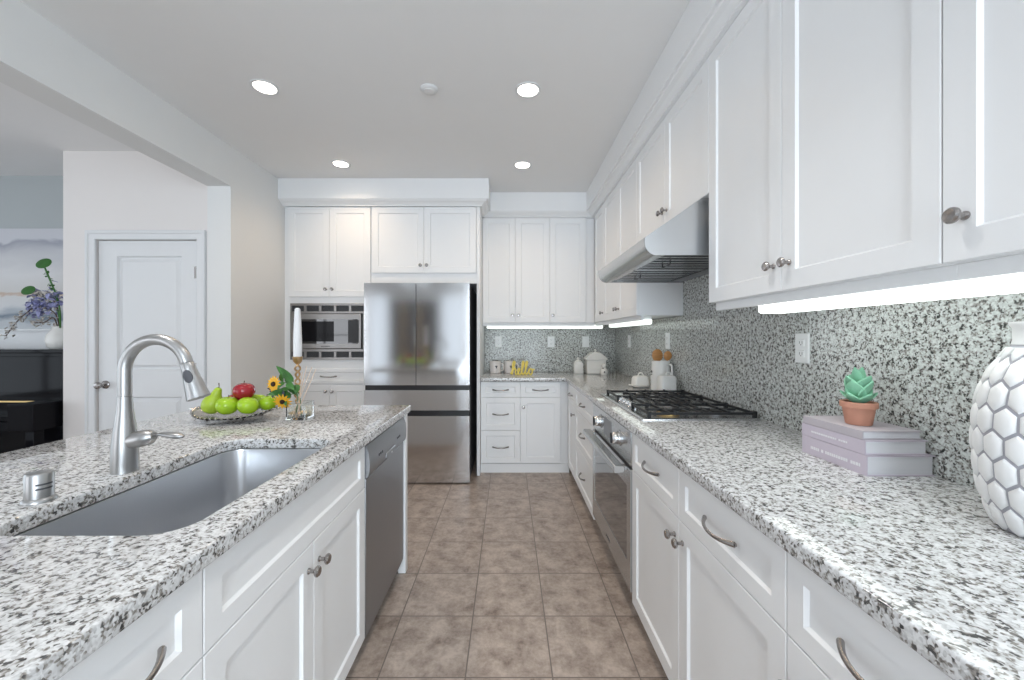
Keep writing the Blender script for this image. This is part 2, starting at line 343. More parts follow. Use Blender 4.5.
# ---------------------------------------------------------------- cabinet parts
def knob_mesh():
    B = nb(); lathe(B, [(.0085, 0), (.0085, .003), (.0055, .006), (.0055, .017), (.012, .021), (.0155, .025), (.0155, .029), (.012, .033), (0, .0345)], axis='Y-', seg=20)
    return B
KN = obj('knob', knob_mesh(), M['nickel'], smooth=True).data
def pull_mesh(L=.150):
    B = nb(); pts = []; rad = []
    for i in range(17):
        t = i / 16 * 2 - 1
        pts.append((t * L / 2, -.003 - .026 * (1 - abs(t) ** 2.4), -.006 * (1 - t * t))); rad.append(.0040 + .0022 * abs(t) ** 3)
    tube(B, pts, rad, 10, flat=1.25)
    for s in (-1, 1): lathe(B, [(.0050, 0), (.0050, .005)], (s * L / 2, 0, 0), 'Y-', 12)
    return B
PU = obj('pull', pull_mesh(), M['nickel'], smooth=True).data
for o_ in [o for o in COL.objects if o.name in ('knob', 'pull')]: bpy.data.objects.remove(o_)
def inst(name, data, parent, loc, rot=(0, 0, 0)):
    o = bpy.data.objects.new(name, data); COL.objects.link(o); o.parent = parent; o.location = loc; o.rotation_euler = rot
    return o
T = .02
def front(kind, parent, x0, x1, z0, z1, frame=.058, knob=None, pull=False):
    g = .0012; B = nb()
    x0 += g; x1 -= g; z0 += g; z1 -= g
    rings(B, x0, x1, z0, z1, [(0, -.0005), (0, -T + .002), (.002, -T), (frame, -T), (frame + .0055, -T + .008)])
    o = obj(kind, B, M['paint'], parent)
    if knob:
        inst('knob', KN, o, (knob[0], -T, knob[1]))
    if pull:
        inst('handle', PU, o, ((x0 + x1) / 2, -T, (z0 + z1) / 2 + (.0 if (z1 - z0) < .25 else .0)))
    return o
def cabinet(label, cat, loc, rz, W, D, z0, z1, fronts, toe=None, name='base_cabinet', extra=None, mat='paint', group=None):
    """local: x along the front, -y outward, origin on the floor at the left end of the carcass front"""
    t = thing(name, label, cat, loc, rz, group)
    bx = [(0, W, 0, D, z0, z1)]
    bobj('carcass', bx + (extra or []), M[mat], t, bevel=.001)
    if toe: bobj('toe_kick', [(0, W, toe, toe + .02, 0.0, z0 - .0005)], M['paint'], t)
    for f in fronts: front(f[0], t, *f[1:5], **f[5])
    return t
dw = dict(frame=.034, pull=True)
RF = .585  # carcass front of the right-hand base run (doors stand 2 cm proud)
def rb(y_near, y_far, label, fr, nm='base_cabinet'):
    W = y_far - y_near
    # local x=0 at far end, runs towards the camera
    return cabinet(label, 'cabinet', (RF, y_far, 0), R(-90), W, WX - RF - .03, .085, .872, fr(W), toe=.06, name=nm)
DB = .695
rb(.385, .804, 'white base cabinet at the near right end, drawer over door, under the white honeycomb vase', lambda W: [('drawer', 0, W, DB, .868, dict(frame=.045, pull=True)), ('door', 0, W, .088, DB, dict(knob=(.03, DB - .088)))])
rb(.804, 1.804, 'wide white base cabinet with two drawers over two doors, right of the oven', lambda W: [('drawer', 0, .494, DB, .868, dict(frame=.045, pull=True)), ('drawer', .494, W, DB, .868, dict(frame=.045, pull=True)), ('door', 0, .494, .088, DB, dict(knob=(.494 - .03, DB - .065))), ('door', .494, W, .088, DB, dict(knob=(.494 + .03, DB - .065)))])
rb(2.617, 3.34, 'white three-drawer base cabinet just beyond the oven', lambda W: [('drawer', 0, W, .70, .868, dict(frame=.045, pull=True)), ('drawer', 0, W, .405, .70, dict(frame=.055, pull=True)), ('drawer', 0, W, .088, .405, dict(frame=.055, pull=True))])
rb(3.34, 3.73, 'narrow white base cabinet with one drawer and one door in the far right corner', lambda W: [('drawer', 0, W, .70, .868, dict(frame=.045, pull=True)), ('door', 0, W, .088, .70, dict(knob=(W - .03, .70 - .065)))])
# back base run: face at y=3.78
BF = 3.80
def bb(x0, x1, label, fr):
    W = x1 - x0; return cabinet(label, 'cabinet', (x0, BF, 0), 0, W, WY - BF - .03, .085, .872, fr(W), toe=-.012, name='base_cabinet')
bb(-.260, .117, 'white three-drawer base cabinet right of the refrigerator', lambda W: [('drawer', 0, W, .72, .868, dict(frame=.045, pull=True)), ('drawer', 0, W, .405, .72, dict(frame=.05, pull=True)), ('drawer', 0, W, .09, .405, dict(frame=.05, pull=True))])
bb(.117, .585, 'white base cabinet with one drawer over one door in the middle of the far wall', lambda W: [('drawer', 0, .385, .72, .868, dict(frame=.045, pull=True)), ('door', 0, .385, .09, .72, dict(knob=(.03, .62 + .01)))])
# ---------------------------------------------------------------- upper cabinets
UB = 1.443
def upper(label, loc, rz, W, D, z0, fr, rail=True, group=None):
    ex = [(0, W, 0.012, .03, z0 - .032, z0)] if rail else None
    return cabinet(label, 'cabinet', loc, rz, W, D, z0, UT - .001, fr, name='wall_cabinet', extra=ex, group=group)
def kd(x, z): return dict(knob=(x, z))
UF = 4.07
upper('tall white two-door wall cabinet on the far wall, nearest the refrigerator', (-.260, UF, 0), 0, .688, WY - UF - .002, UB, [('door', 0, .335, UB, UT, kd(.305, UB + .075)), ('door', .335, .688, UB, UT, kd(.365, UB + .075))])
upper('white single-door wall cabinet on the far wall beside the corner', (.428, UF, 0), 0, .462, WY - UF - .002, UB, [('door', 0, .369, UB, UT, kd(.03, UB + .075))])
UX = .89; UD = WX - UX - .002
def ur(y0, y1, label, fr, z0=UB, rail=True, dz=0):
    return upper(label, (UX, y1, 0), R(-90), y1 - y0, UD, z0, fr, rail)
ur(.33, .795, 'white wall cabinet over the honeycomb vase, nearest the camera', [('door', 0, .465, UB, UT, kd(.042, UB + .085))])
ur(.795, 1.718, 'wide white two-door wall cabinet above the books and potted succulent', [('door', 0, .458, UB, UT, kd(.458 - .036, UB + .085)), ('door', .458, .923, UB, UT, kd(.458 + .036, UB + .085))])
ur(1.718, 2.68, 'short white two-door wall cabinet directly above the range hood', [('door', 0, .48, 1.922, UT, kd(.45, 1.922 + .07)), ('door', .48, .962, 1.922, UT, kd(.51, 1.922 + .07))], z0=1.922, rail=False)
ur(2.68, 3.60, 'white two-door wall cabinet just beyond the range hood', [('door', 0, .46, UB, UT, kd(.43, UB + .075)), ('door', .46, .92, UB, UT, kd(.49, UB + .075))])
ur(3.60, 4.06, 'white narrow wall cabinet in the far right corner', [('door', .09, .46, UB, UT, kd(.43, UB + .075))])
# under cabinet lights
def strip(label, x0, x1, y0, y1, z=1.442):
    t = thing('under_cabinet_light', label, 'light', ((x0 + x1) / 2, (y0 + y1) / 2, z - .058))
    hx, hy = (x1 - x0) / 2, (y1 - y0) / 2
    bobj('housing', [(-hx * .9, hx * .9, -hy * .98, hy * .98, .038, .0575)], M['plastic'], t)
    B = nb(); box(B, -hx, hx, -hy, hy, 0, .038); obj('diffuser', B, M['strip'] if y0 < 1 else M['strip_dim'], t, bevel=.010, seg=3)
    return t
strip('long glowing light bar under the near right wall cabinets', .925, 1.02, .36, 1.47)
strip('glowing light bar under the wall cabinets beyond the hood', .93, 1.0, 2.74, 3.66)
strip('glowing light bar under the far wall cabinets', -.22, .985, 4.10, 4.16)
# ---------------------------------------------------------------- tall unit with fridge bay
t = thing('tall_cabinet', 'tall white cabinet surround holding the microwave and framing the refrigerator', 'cabinet', (-2.098, 3.72, 0))
TX = -2.098; TD = WY - 3.72 - .002; X = lambda x: x - TX
mz0, mz1 = 1.085, 1.612; mx0, mx1 = X(-2.035), X(-1.335)
bobj('side_panel', [(X(-.292), X(-.262), -.02, TD, 0, UT)], M['paint'], t, bevel=.002)
bobj('carcass', [(0, mx0 - .0, 0, TD, 0, UT - .001), (mx1, X(-1.28), 0, TD, 0, UT - .001), (mx0, mx1, 0, TD, 0, mz0), (mx0, mx1, 0, TD, mz1, UT - .001), (mx0, mx1, .45, TD, mz0, mz1), (X(-1.28), X(-.292), 0, TD, 1.80, UT - .001)], M['paint'], t)
front('door', t, X(-2.055), X(-1.669), 1.672, UT - .002, knob=(X(-1.669) - .03, 1.672 + .07))
front('door', t, X(-1.669), X(-1.285), 1.672, UT - .002, knob=(X(-1.669) + .03, 1.672 + .07))
front('door', t, X(-1.275), X(-.786), 1.895, UT - .002, knob=(X(-.786) - .03, 1.895 + .07))
front('door', t, X(-.786), X(-.296), 1.895, UT - .002, knob=(X(-.786) + .03, 1.895 + .07))
front('drawer', t, X(-2.055), X(-1.30), .86, 1.00, frame=.03, pull=True)
front('door', t, X(-2.055), X(-1.669), .11, .85, knob=(X(-1.669) - .03, .79))
front('door', t, X(-1.669), X(-1.30), .11, .85, knob=(X(-1.669) + .03, .79))
# ---------------------------------------------------------------- microwave with trim kit
mw = thing('microwave', 'built-in stainless microwave with dark glass door and vented trim', 'microwave', (-2.035, 3.72, mz0))
W_, H_ = .70, mz1 - mz0
B = nb()
for z0, z1 in ((0, .022), (.075, .100), (H_ - .095, H_ - .075), (H_ - .022, H_)): box(B, 0, W_, -.022, -.002, z0, z1)
nsl = 5; sw = W_ / nsl
for (z0, z1) in ((.022, .075), (H_ - .075, H_ - .022)):
    for k in range(nsl + 1):
        xx = k * sw; box(B, max(0, xx - .012), min(W_, xx + .012), -.022, -.002, z0, z1)
box(B, 0, .022, -.022, -.002, .1, H_ - .095); box(B, W_ - .022, W_, -.022, -.002, .1, H_ - .095)
M['trim_steel'] = pm('microwave_trim_steel', (0.34, 0.33, 0.325), 0.42, 1.0)
obj('trim_frame', B, M['trim_steel'], mw, bevel=.0015)
B = nb()
for (z0, z1) in ((.022, .075), (H_ - .075, H_ - .022)):
    for k in range(6): zz = z0 + (z1 - z0) * (k + .2) / 6; box(B, .01, W_ - .01, -.012, -.004, zz, zz + .005)
box(B, .01, W_ - .01, -.006, -.003, .02, H_ - .02)
obj('vent_louvers', B, M['fridge_side'], mw)
bobj('body', [(.022, W_ - .022, -.002, .42, .10, H_ - .095)], M['slot'], mw)
d = bobj('door', [(.028, W_ - .028, -.045, -.015, .104, H_ - .099)], M['trim_steel'], mw, bevel=.004)
bobj('door_window', [(.045, W_ - .06, -.0475, -.044, .150, H_ - .150)], M['glass_black'], d)
bobj('control_panel', [(W_ - .148, W_ - .05, -.0485, -.0472, .158, H_ - .158)], M['black'], d)
B = nb()
for k in range(7): box(B, .30 + k * .012, .308 + k * .012, -.0462, -.045, .121, .130)
obj('brand_mark', B, M['ink'], d)
bobj('cavity_view', [(.10, .42, -.0485, -.0475, .17, H_ - .17)], M['piano'], d)
# ---------------------------------------------------------------- refrigerator
fr = thing('refrigerator', 'large stainless steel refrigerator with two upper doors and two lower drawers', 'refrigerator', (-1.269, 3.49, 0))
FW = .934
bobj('body', [(.012, FW - .006, .075, .84, .03, 1.765)], M['fridge_side'], fr, bevel=.004)
bobj('gasket', [(.02, FW - .02, .03, .08, .035, 1.75)], M['black'], fr)
def fdoor(name, x0, x1, z0, z1, lh=False, rh=False):
    B = nb(); N = 24; loops = []
    pts = []
    for i in range(N + 1):
        s = i / N; x = x0 + (x1 - x0) * s
        e = min(s, 1 - s) * (x1 - x0)
        y = -.0025 * (1 - (2 * s - 1) ** 2)
        rr = 1e-9
        pts.append((x, y))
    outline = pts + [(x1, .068), (x0, .068)]
    lo = [B.verts.new((x, y, z0)) for x, y in outline]; hi = [B.verts.new((x, y, z1)) for x, y in outline]
    bridge(B, [lo, hi])
    return obj(name, B, M['steel_v'], fr, smooth=True)
gx = .458
fdoor('door', 0, gx - .003, .872, 1.773); fdoor('door', gx + .003, FW - .004, .872, 1.773)
fdoor('drawer', 0, FW - .004, .650, .828); fdoor('drawer', 0, FW - .004, .014, .600)
bobj('handle_recess', [(.006, FW - .01, .012, .07, .828, .872), (.006, FW - .01, .012, .07, .600, .650)], M['black'], fr)
for x in (.02, FW - .10): bobj('hinge_cover', [(x, x + .08, .09, .2, 1.765, 1.785)], M['fridge_side'], fr, bevel=.004)
for x in (.06, FW - .06):
    for y in (.12, .75): B = nb(); lathe(B, [(.02, 0), (.02, .03)], (x, y, 0)); obj('levelling_foot', B, M['black'], fr)
# ---------------------------------------------------------------- countertops (rounded edge slabs)
SZ0, SZ1 = .874, .912
def rrect(x0, x1, y0, y1, r, k=8):
    out = []
    for cx, cy, a0 in ((x1 - r, y1 - r, 0), (x0 + r, y1 - r, 90), (x0 + r, y0 + r, 180), (x1 - r, y0 + r, 270)):
        for i in range(k + 1):
            a = R(a0 + 90 * i / k); out.append((cx + r * cos(a), cy + r * sin(a)))
    return out
def slab(name, outline, hole=None, z0=SZ0, z1=SZ1, bev=.006):
    c = bpy.data.curves.new('tmp', 'CURVE'); c.dimensions = '2D'; c.fill_mode = 'BOTH'
    for pts in ([outline] + ([hole] if hole else [])):
        s = c.splines.new('POLY'); s.points.add(len(pts) - 1); s.use_cyclic_u = True
        for p, q in zip(s.points, pts): p.co = (q[0], q[1], 0, 1)
    c.extrude = (z1 - z0) / 2
    o = bpy.data.objects.new('tmp', c); COL.objects.link(o)
    bpy.context.view_layer.update()
    me = bpy.data.meshes.new_from_object(o.evaluated_get(bpy.context.evaluated_depsgraph_get()))
    bpy.data.objects.remove(o)
    B = nb(); B.from_mesh(me)
    bmesh.ops.remove_doubles(B, verts=B.verts, dist=.0003)
    for v in B.verts: v.co.z += (z0 + z1) / 2
    sharp = [e for e in B.edges if len(e.link_faces) == 2 and e.calc_face_angle(0) > R(60) and abs(e.verts[0].co.z - e.verts[1].co.z) < .001]
    bmesh.ops.bevel(B, geom=sharp, offset=bev, segments=3, affect='EDGES', profile=.5)
    return obj(name, B, M['granite'], smooth=True)
SE = .5445
o = slab('granite_countertop', [(SE, -.6), (WX - .001, -.6), (WX - .001, WY - .001), (-.259, WY - .001), (-.259, 3.75), (SE, 3.75)])
tag(o, 'speckled grey granite countertop running along the right wall and the far wall', 'countertop')
sx0, sx1, sy0, sy1 = -1.048, -.648, .772, 1.497
o = slab('island_countertop', [(-1.68, -.6), (-.5515, -.6), (-.5515, 2.245), (-1.68, 2.245)], rrect(sx0, sx1, sy0, sy1, .070))
tag(o, 'speckled grey granite island top with a sink cut into it', 'countertop')
B = nb(); box(B, WX - .021, WX - .001, -.6, WY - .022, SZ1 + .0005, 1.4385)
box(B, WX - .021, WX - .001, 1.72, 2.678, 1.4385, 1.92)
tag(obj('granite_backsplash', B, M['granite_wall']), 'speckled granite backsplash on the right wall behind the cooktop', 'backsplash')
B = nb(); box(B, -.259, WX - .022, WY - .021, WY - .001, SZ1 + .0005, 1.4385)
tag(obj('granite_backsplash', B, M['granite_wall']), 'speckled granite backsplash on the far wall behind the hello sign', 'backsplash')
# ---------------------------------------------------------------- island
LF = -.593
def ib(y0, y1, label, fr):
    return cabinet(label, 'cabinet', (LF, y0, 0), R(90), y1 - y0, .62, .085, .872, fr, toe=.06, name='island_cabinet')
# sink cabinet: open topped carcass so the basin hangs inside
SY0, SY1 = .745, 1.587
t = thing('island_cabinet', 'white island sink cabinet with a long false drawer over two doors', 'cabinet', (LF, SY0, 0), R(90)); W = SY1 - SY0
bobj('carcass', [(0, .018, 0, .62, .085, .872), (W - .018, W, 0, .62, .085, .872), (0, W, 0, .62, .085, .103), (0, W, .60, .62, .085, .872), (.018, W - .018, 0, .018, .69, .872), (.41, .435, 0, .018, .1, .70)], M['paint'], t)
bobj('toe_kick', [(0, W, .06, .08, 0, .0845)], M['paint'], t)
front('drawer', t, 0, W, DB, .868, frame=.048)
front('door', t, 0, .423, .088, DB, knob=(.423 - .032, DB - .07)); front('door', t, .423, W, .088, DB, knob=(.423 + .032, DB - .07))
W2 = .335
ib(SY0 - W2, SY0, 'white island cabinet with a drawer and door at the near end, bottom left', [('drawer', 0, W2, DB, .868, dict(frame=.048, pull=True)), ('door', 0, W2, .088, DB, dict(knob=(.03, DB - .07)))])
B = nb(); box(B, -.603, -.562, 2.172, 2.215, 0, .873); box(B, -1.40, -.603, 2.19, 2.215, 0, .873)
tag(obj('island_end_panel', B, M['paint'], bevel=.002), 'white end panel closing the island beside the dishwasher', 'panel')
tag(bobj('island_back_panel', [(-1.40, -1.38, -.55, 2.188, 0, .873)], M['paint']), 'white back panel of the island under the overhanging granite', 'panel')
# dishwasher
dwt = thing('dishwasher', 'stainless steel dishwasher built into the end of the island', 'dishwasher', (LF, 1.589, 0), R(90)); W = .581
bobj('tub', [(.005, W - .005, .02, .58, .10, .865)], M['slot'], dwt)
bobj('kickplate', [(0, W, .06, .08, .0, .098)], M['black'], dwt)
bobj('door', [(.004, W - .004, -.022, .015, .085, .725)], M['steel_dark'], dwt, bevel=.004)
B = nb()
prof = [(-.020, .728), (-.030, .735), (-.036, .755), (-.037, .79), (-.033, .83), (-.022, .858), (.015, .862), (.015, .728)]
lo = [B.verts.new((.004, y, z)) for y, z in prof]; hi = [B.verts.new((W - .004, y, z)) for y, z in prof]; bridge(B, [lo, hi])
cp = obj('control_panel', B, M['steel_dark'], dwt, smooth=True)
B = nb(); box(B, .22, .36, -.041, -.030, .738, .768); obj('latch_handle', B, M['steel_dark'], cp, bevel=.004)
B = nb()
for k in range(6): lathe(B, [(.006, 0), (.006, .002), (.004, .0025)], (.12 + k * .022 if k < 3 else .40 + (k - 3) * .022, -.0365, .79), 'Y-', 12)
obj('buttons', B, M['ink'], cp)
bobj('status_light', [(.285, .293, -.044, -.041, .75, .756)], M['plastic'], cp)
# ---------------------------------------------------------------- sink
sk = thing('kitchen_sink', 'undermount stainless steel sink basin set in the island', 'sink', ((sx0 + sx1) / 2, (sy0 + sy1) / 2, .66))
B = nb(); cx, cy = (sx0 + sx1) / 2, (sy0 + sy1) / 2; loops = []
def rl(x, y, z, e, r): return [B.verts.new((px - cx, py - cy, z - .66)) for px, py in rrect(sx0 - e, sx1 + e, sy0 - e, sy1 + e, r)]
for e, z, r in ((.022, .872, .085), (.002, .872, .072), (.001, .868, .070), (-.004, .70, .066), (-.010, .675, .062), (-.028, .662, .055), (-.10, .658, .04)): loops.append(rl(0, 0, z, e, r))
bridge(B, loops, True, False, True)
# outer skin a millimetre away keeps the bowl a solid sheet
so = obj('basin', B, M['sink'], sk, smooth=True); sm = so.modifiers.new('sheet', 'SOLIDIFY'); sm.thickness = .0012; sm.offset = 1
B = nb(); lathe(B, [(.045, .0005), (.045, .004), (.036, .005), (.030, .002), (0, .002)], (0, .12, -.002)); obj('drain_strainer', B, M['nickel'], sk, smooth=True)
# ---------------------------------------------------------------- faucet
fx, fy = -1.098, 1.135
ft = thing('kitchen_faucet', 'tall arched brushed nickel pull-down faucet behind the sink', 'faucet', (fx, fy, SZ1))
B = nb(); lathe(B, [(.0312, 0), (.0312, .004), (.031, .03), (.0305, .06), (.028, .10), (.0230, .14), (.0185, .18), (.0170, .215)], seg=32); obj('body', B, M['faucet'], ft, smooth=True)
pts = [(0, 0, .216), (0, 0, .26), (0, 0, .288)]
rx = .090
for i in range(1, 21):
    a = pi - i / 20 * R(165); pts.append((rx + rx * cos(a), 0, .288 + rx * sin(a)))
B = nb(); tube(B, pts, .0160, 20); obj('spout', B, M['faucet'], ft, smooth=True)
e = Vector(pts[-1]); dvec = (Vector(pts[-1]) - Vector(pts[-2])).normalized()
rot = Vector((0, 0, 1)).rotation_difference(dvec).to_matrix().to_4x4()
B = nb(); lathe(B, [(.0160, .001), (.0172, .003), (.0178, .02), (.0215, .05), (.0265, .090), (.0290, .106), (.026, .108), (.012, .106)], e, mat=rot, seg=28); sh = obj('spray_head', B, M['faucet'], ft, smooth=True)
B = nb(); mt = Matrix.Translation(e) @ rot
side = mt @ Vector((0, 0, .042))
nv = Vector((.25, -1, .25)).normalized(); nv = (nv - dvec * nv.dot(dvec)).normalized()
lathe(B, [(.010, 0), (.010, .003), (.006, .005), (0, .0055)], side + nv * .0205, mat=Matrix.Diagonal((1, 1, 1, 1)), seg=20)
# orient: disc facing nv, stretched along the head
B.free(); B = nb()
bn = dvec.cross(nv); loops = []
for r_, h in ((.011, 0), (.011, .0035), (.008, .005), (.0005, .0055)):
    loops.append([B.verts.new(side + nv * (.0196 + h) + (dvec * (1.75 * cos(2 * pi * k / 24)) + bn * sin(2 * pi * k / 24)) * r_) for k in range(24)])
bridge(B, loops); obj('spray_button', B, M['ink'], sh, smooth=True)
B = nb(); tube(B, [(.022, 0, .088), (.050, 0, .094), (.072, 0, .099), (.084, 0, .102)], [.023, .0235, .021, .012], 20); obj('valve_housing', B, M['faucet'], ft, smooth=True)
B = nb(); tube(B, [(.080, 0, .102), (.094, -.003, .105), (.112, -.006, .108), (.135, -.009, .107), (.160, -.012, .105), (.175, -.014, .104), (.181, -.015, .104)], [.006, .005, .009, .014, .014, .009, .002], 16, flat=.62); obj('lever_handle', B, M['faucet'], ft, smooth=True)
# air gap
ag = thing('sink_air_gap', 'short cylindrical nickel air gap cap on the island beside the faucet', 'air gap', (-1.103, .932, SZ1))
B = nb(); lathe(B, [(.030, 0), (.030, .003), (.027, .008), (.0245, .010), (.0245, .062), (.022, .0665), (.015, .068), (0, .068)], seg=32); obj('cap', B, M['faucet'], ag, smooth=True)
B = nb()
for z in (.030, .040):
    loops = []
    for k in range(9):
        a = R(-35) + R(70) * k / 8; a -= R(20); loops.append([B.verts.new((.0250 * cos(a), .0250 * sin(a), z + dz)) for dz in (0, .004)] + [B.verts.new((.0235 * cos(a), .0235 * sin(a), z + dz)) for dz in (.004, 0)])
    bridge(B, loops)
obj('vent_slots', B, M['ink'], ag)
# ---------------------------------------------------------------- cooktop
CX0, CX1, CY0, CY1 = .612, 1.165, 1.815, 2.635
ct = thing('gas_cooktop', 'stainless gas cooktop with black iron grates in the right countertop', 'cooktop', ((CX0 + CX1) / 2, (CY0 + CY1) / 2, SZ1))
hx, hy = (CX1 - CX0) / 2, (CY1 - CY0) / 2
B = nb(); loops = []
for e, z in ((0, .0005), (0, .008), (-.004, .011), (-.016, .011), (-.028, .006), (-.06, .005)):
    loops.append([B.verts.new((x, y, z)) for x, y in rrect(-hx - e, hx + e, -hy - e, hy + e, max(.004, .012 + e * .1), 3)])
bridge(B, loops); obj('steel_tray', B, M['steel'], ct, smooth=True)
burn = [(-.10, -.27, .040), (.13, -.27, .034), (.03, 0, .050), (-.06, .27, .034), (.14, .27, .040)]
for bx_, by_, br_ in burn:
    B = nb(); lathe(B, [(br_ + .016, .006), (br_ + .014, .012), (br_ + .004, .014), (br_ + .002, .017)], (bx_, by_, 0)); bo = obj('burner_base', B, M['brass'] if br_ == .040 and by_ < 0 else M['steel_dark'], ct, smooth=True)
    B = nb(); lathe(B, [(br_ * .96, .0175), (br_, .019), (br_, .023), (br_ * .9, .026), (0, .027)], (bx_, by_, 0)); obj('burner_cap', B, M['iron'], bo, smooth=True)
# three grates; middle one is shortened where the knobs sit
def grate(y0, y1, x0, x1, centres):
    B = nb(); zt, zb, w_ = .034, .022, .005
    def bar(ax, ay, bx, by, z0=zb, z1=zt):
        d = Vector((bx - ax, by - ay, 0)); p = Vector((-d.y, d.x, 0)).normalized() * w_
        lo = [B.verts.new((q.x, q.y, z0)) for q in (Vector((ax, ay, 0)) + p, Vector((ax, ay, 0)) - p, Vector((bx, by, 0)) - p, Vector((bx, by, 0)) + p)]
        hi = [B.verts.new((v.co.x * 1, v.co.y, z1)) for v in lo]; bridge(B, [lo, hi])
    bar(x0, y0, x1, y0); bar(x0, y1, x1, y1); bar(x0, y0, x0, y1); bar(x1, y0, x1, y1)
    n = 5
    for k in range(1, n): xx = x0 + (x1 - x0) * k / n; bar(xx, y0, xx, y0 + (y1 - y0) * .40); bar(xx, y1, xx, y1 - (y1 - y0) * .40)
    for cx_, cy_ in centres:
        for s in (-1, 1): bar(cx_ + s * .022, cy_, cx_ + s * .105 if abs(cx_ + s * .105) < hx - .04 else (x1 if s > 0 else x0), cy_)
    bar((x0 + x1) / 2, y0, (x0 + x1) / 2, y1, zb + .004, zt)
    for cx_ in (x0, x1):
        for cy_ in (y0, y1): box(B, cx_ - .008, cx_ + .008, cy_ - .008, cy_ + .008, .0065, zt + .004)
    for k in range(1, 4):
        xx = x0 + (x1 - x0) * k / 4
        for cy_ in (y0, y1): box(B, xx - .006, xx + .006, cy_ - .006, cy_ + .006, zb, zt + .006)
    obj('grate', B, M['iron'], ct, bevel=.0012, seg=1)
gx0, gx1 = -hx + .046, hx - .016
grate(-hy + .03, -.138, gx0, gx1, [(b_[0], b_[1]) for b_ in burn[:2]])
grate(-.132, .132, gx0 + .075, gx1, [(burn[2][0], burn[2][1])])
grate(.138, hy - .03, gx0, gx1, [(b_[0], b_[1]) for b_ in burn[3:]])
for k in range(5):
    B = nb(); lathe(B, [(.021, .006), (.021, .010), (.018, .012), (.017, .024), (.015, .028), (0, .029)], (-hx + .062, -.118 + k * .059, 0), seg=20)
    box(B, -hx + .059, -hx + .065, -.118 + k * .059 - .014, -.118 + k * .059 + .014, .027, .033)
    obj('control_knob', B, M['steel'], ct, smooth=True)
# ---------------------------------------------------------------- oven
ov = thing('wall_oven', 'stainless under-counter oven with dark glass door and bar handle', 'oven', (RF, 2.615, 0), R(-90)); W = .809
bobj('body', [(.004, W - .004, 0, .55, .10, .865)], M['slot'], ov)
bobj('toe_panel', [(0, W, .06, .08, 0, .0995)], M['paint'], ov)
cpn = bobj('control_panel', [(.004, W - .004, -.024, .0, .706, .862)], M['steel'], ov, bevel=.003)
bobj('display', [(.30, .47, -.0252, -.0238, .735, .835)], M['steel_dark'], cpn)
for kx in (.225, .625):
    B = nb(); lathe(B, [(.040, 0), (.040, .004), (.033, .006), (.032, .012), (.029, .014), (.028, .036), (.024, .041), (0, .042)], (kx, -.024, .79), 'Y-', 28)
    k_ = obj('control_knob', B, M['steel'], cpn, smooth=True)
    bobj('knob_grip', [(kx - .004, kx + .004, -.072, -.056, .764, .816)], M['black'], k_)
odr = nb()
for q in ((.004, .06, .13, .690), (W - .06, W - .004, .13, .690), (.06, W - .06, .13, .25), (.06, W - .06, .60, .690)): box(odr, q[0], q[1], -.026, 0, q[2], q[3])
odr = obj('door', odr, M['steel'], ov)
bobj('door_glass', [(.06, W - .06, -.0245, -.004, .25, .60)], M['glass_black'], odr)
B = nb(); pr = [(-.094, .668), (-.094, .692), (-.088, .698), (-.050, .698), (-.045, .693), (-.045, .672), (-.050, .667), (-.088, .664)]
lo = [B.verts.new((.03, y, z)) for y, z in pr]; hi = [B.verts.new((W - .03, y, z)) for y, z in pr]; bridge(B, [lo, hi])
for xx in (.05, W - .085): box(B, xx, xx + .035, -.052, -.026, .672, .692)
obj('door_handle', B, M['steel'], odr, bevel=.002)
bobj('seal', [(.006, W - .006, -.012, 0, .690, .706)], M['black'], ov)
B = nb()
for k in range(5): box(B, .36 + k * .018, .372 + k * .018, -.0266, -.026, .168, .180)
obj('brand_mark', B, M['ink'], odr)
# ---------------------------------------------------------------- range hood
hd = thing('range_hood', 'stainless steel range hood with rounded front lip above the cooktop', 'hood', (0, 0, 1.668))
hy0, hy1 = 1.775, 2.675
def prism_y(B, prof, y0, y1):
    lo = [B.verts.new((x, y0, z)) for x, z in prof]; hi = [B.verts.new((x, y1, z)) for x, z in prof]; bridge(B, [lo, hi])
B = nb()
nose = [(.612, .075)]
for i in range(9):
    a = R(180 + 80 * i / 8); nose.append((.612 + .058 + .058 * cos(a), .052 + .058 * sin(a) + .0))
outer = [(WX - .023, .2535), (.869, .2535)] + nose + [(.70, -.006)]
inner = [(.70, .010), (.65, .030), (.635, .060), (.70, .085), (.86, .20), (.87, .235), (WX - .04, .235)]
sp = outer
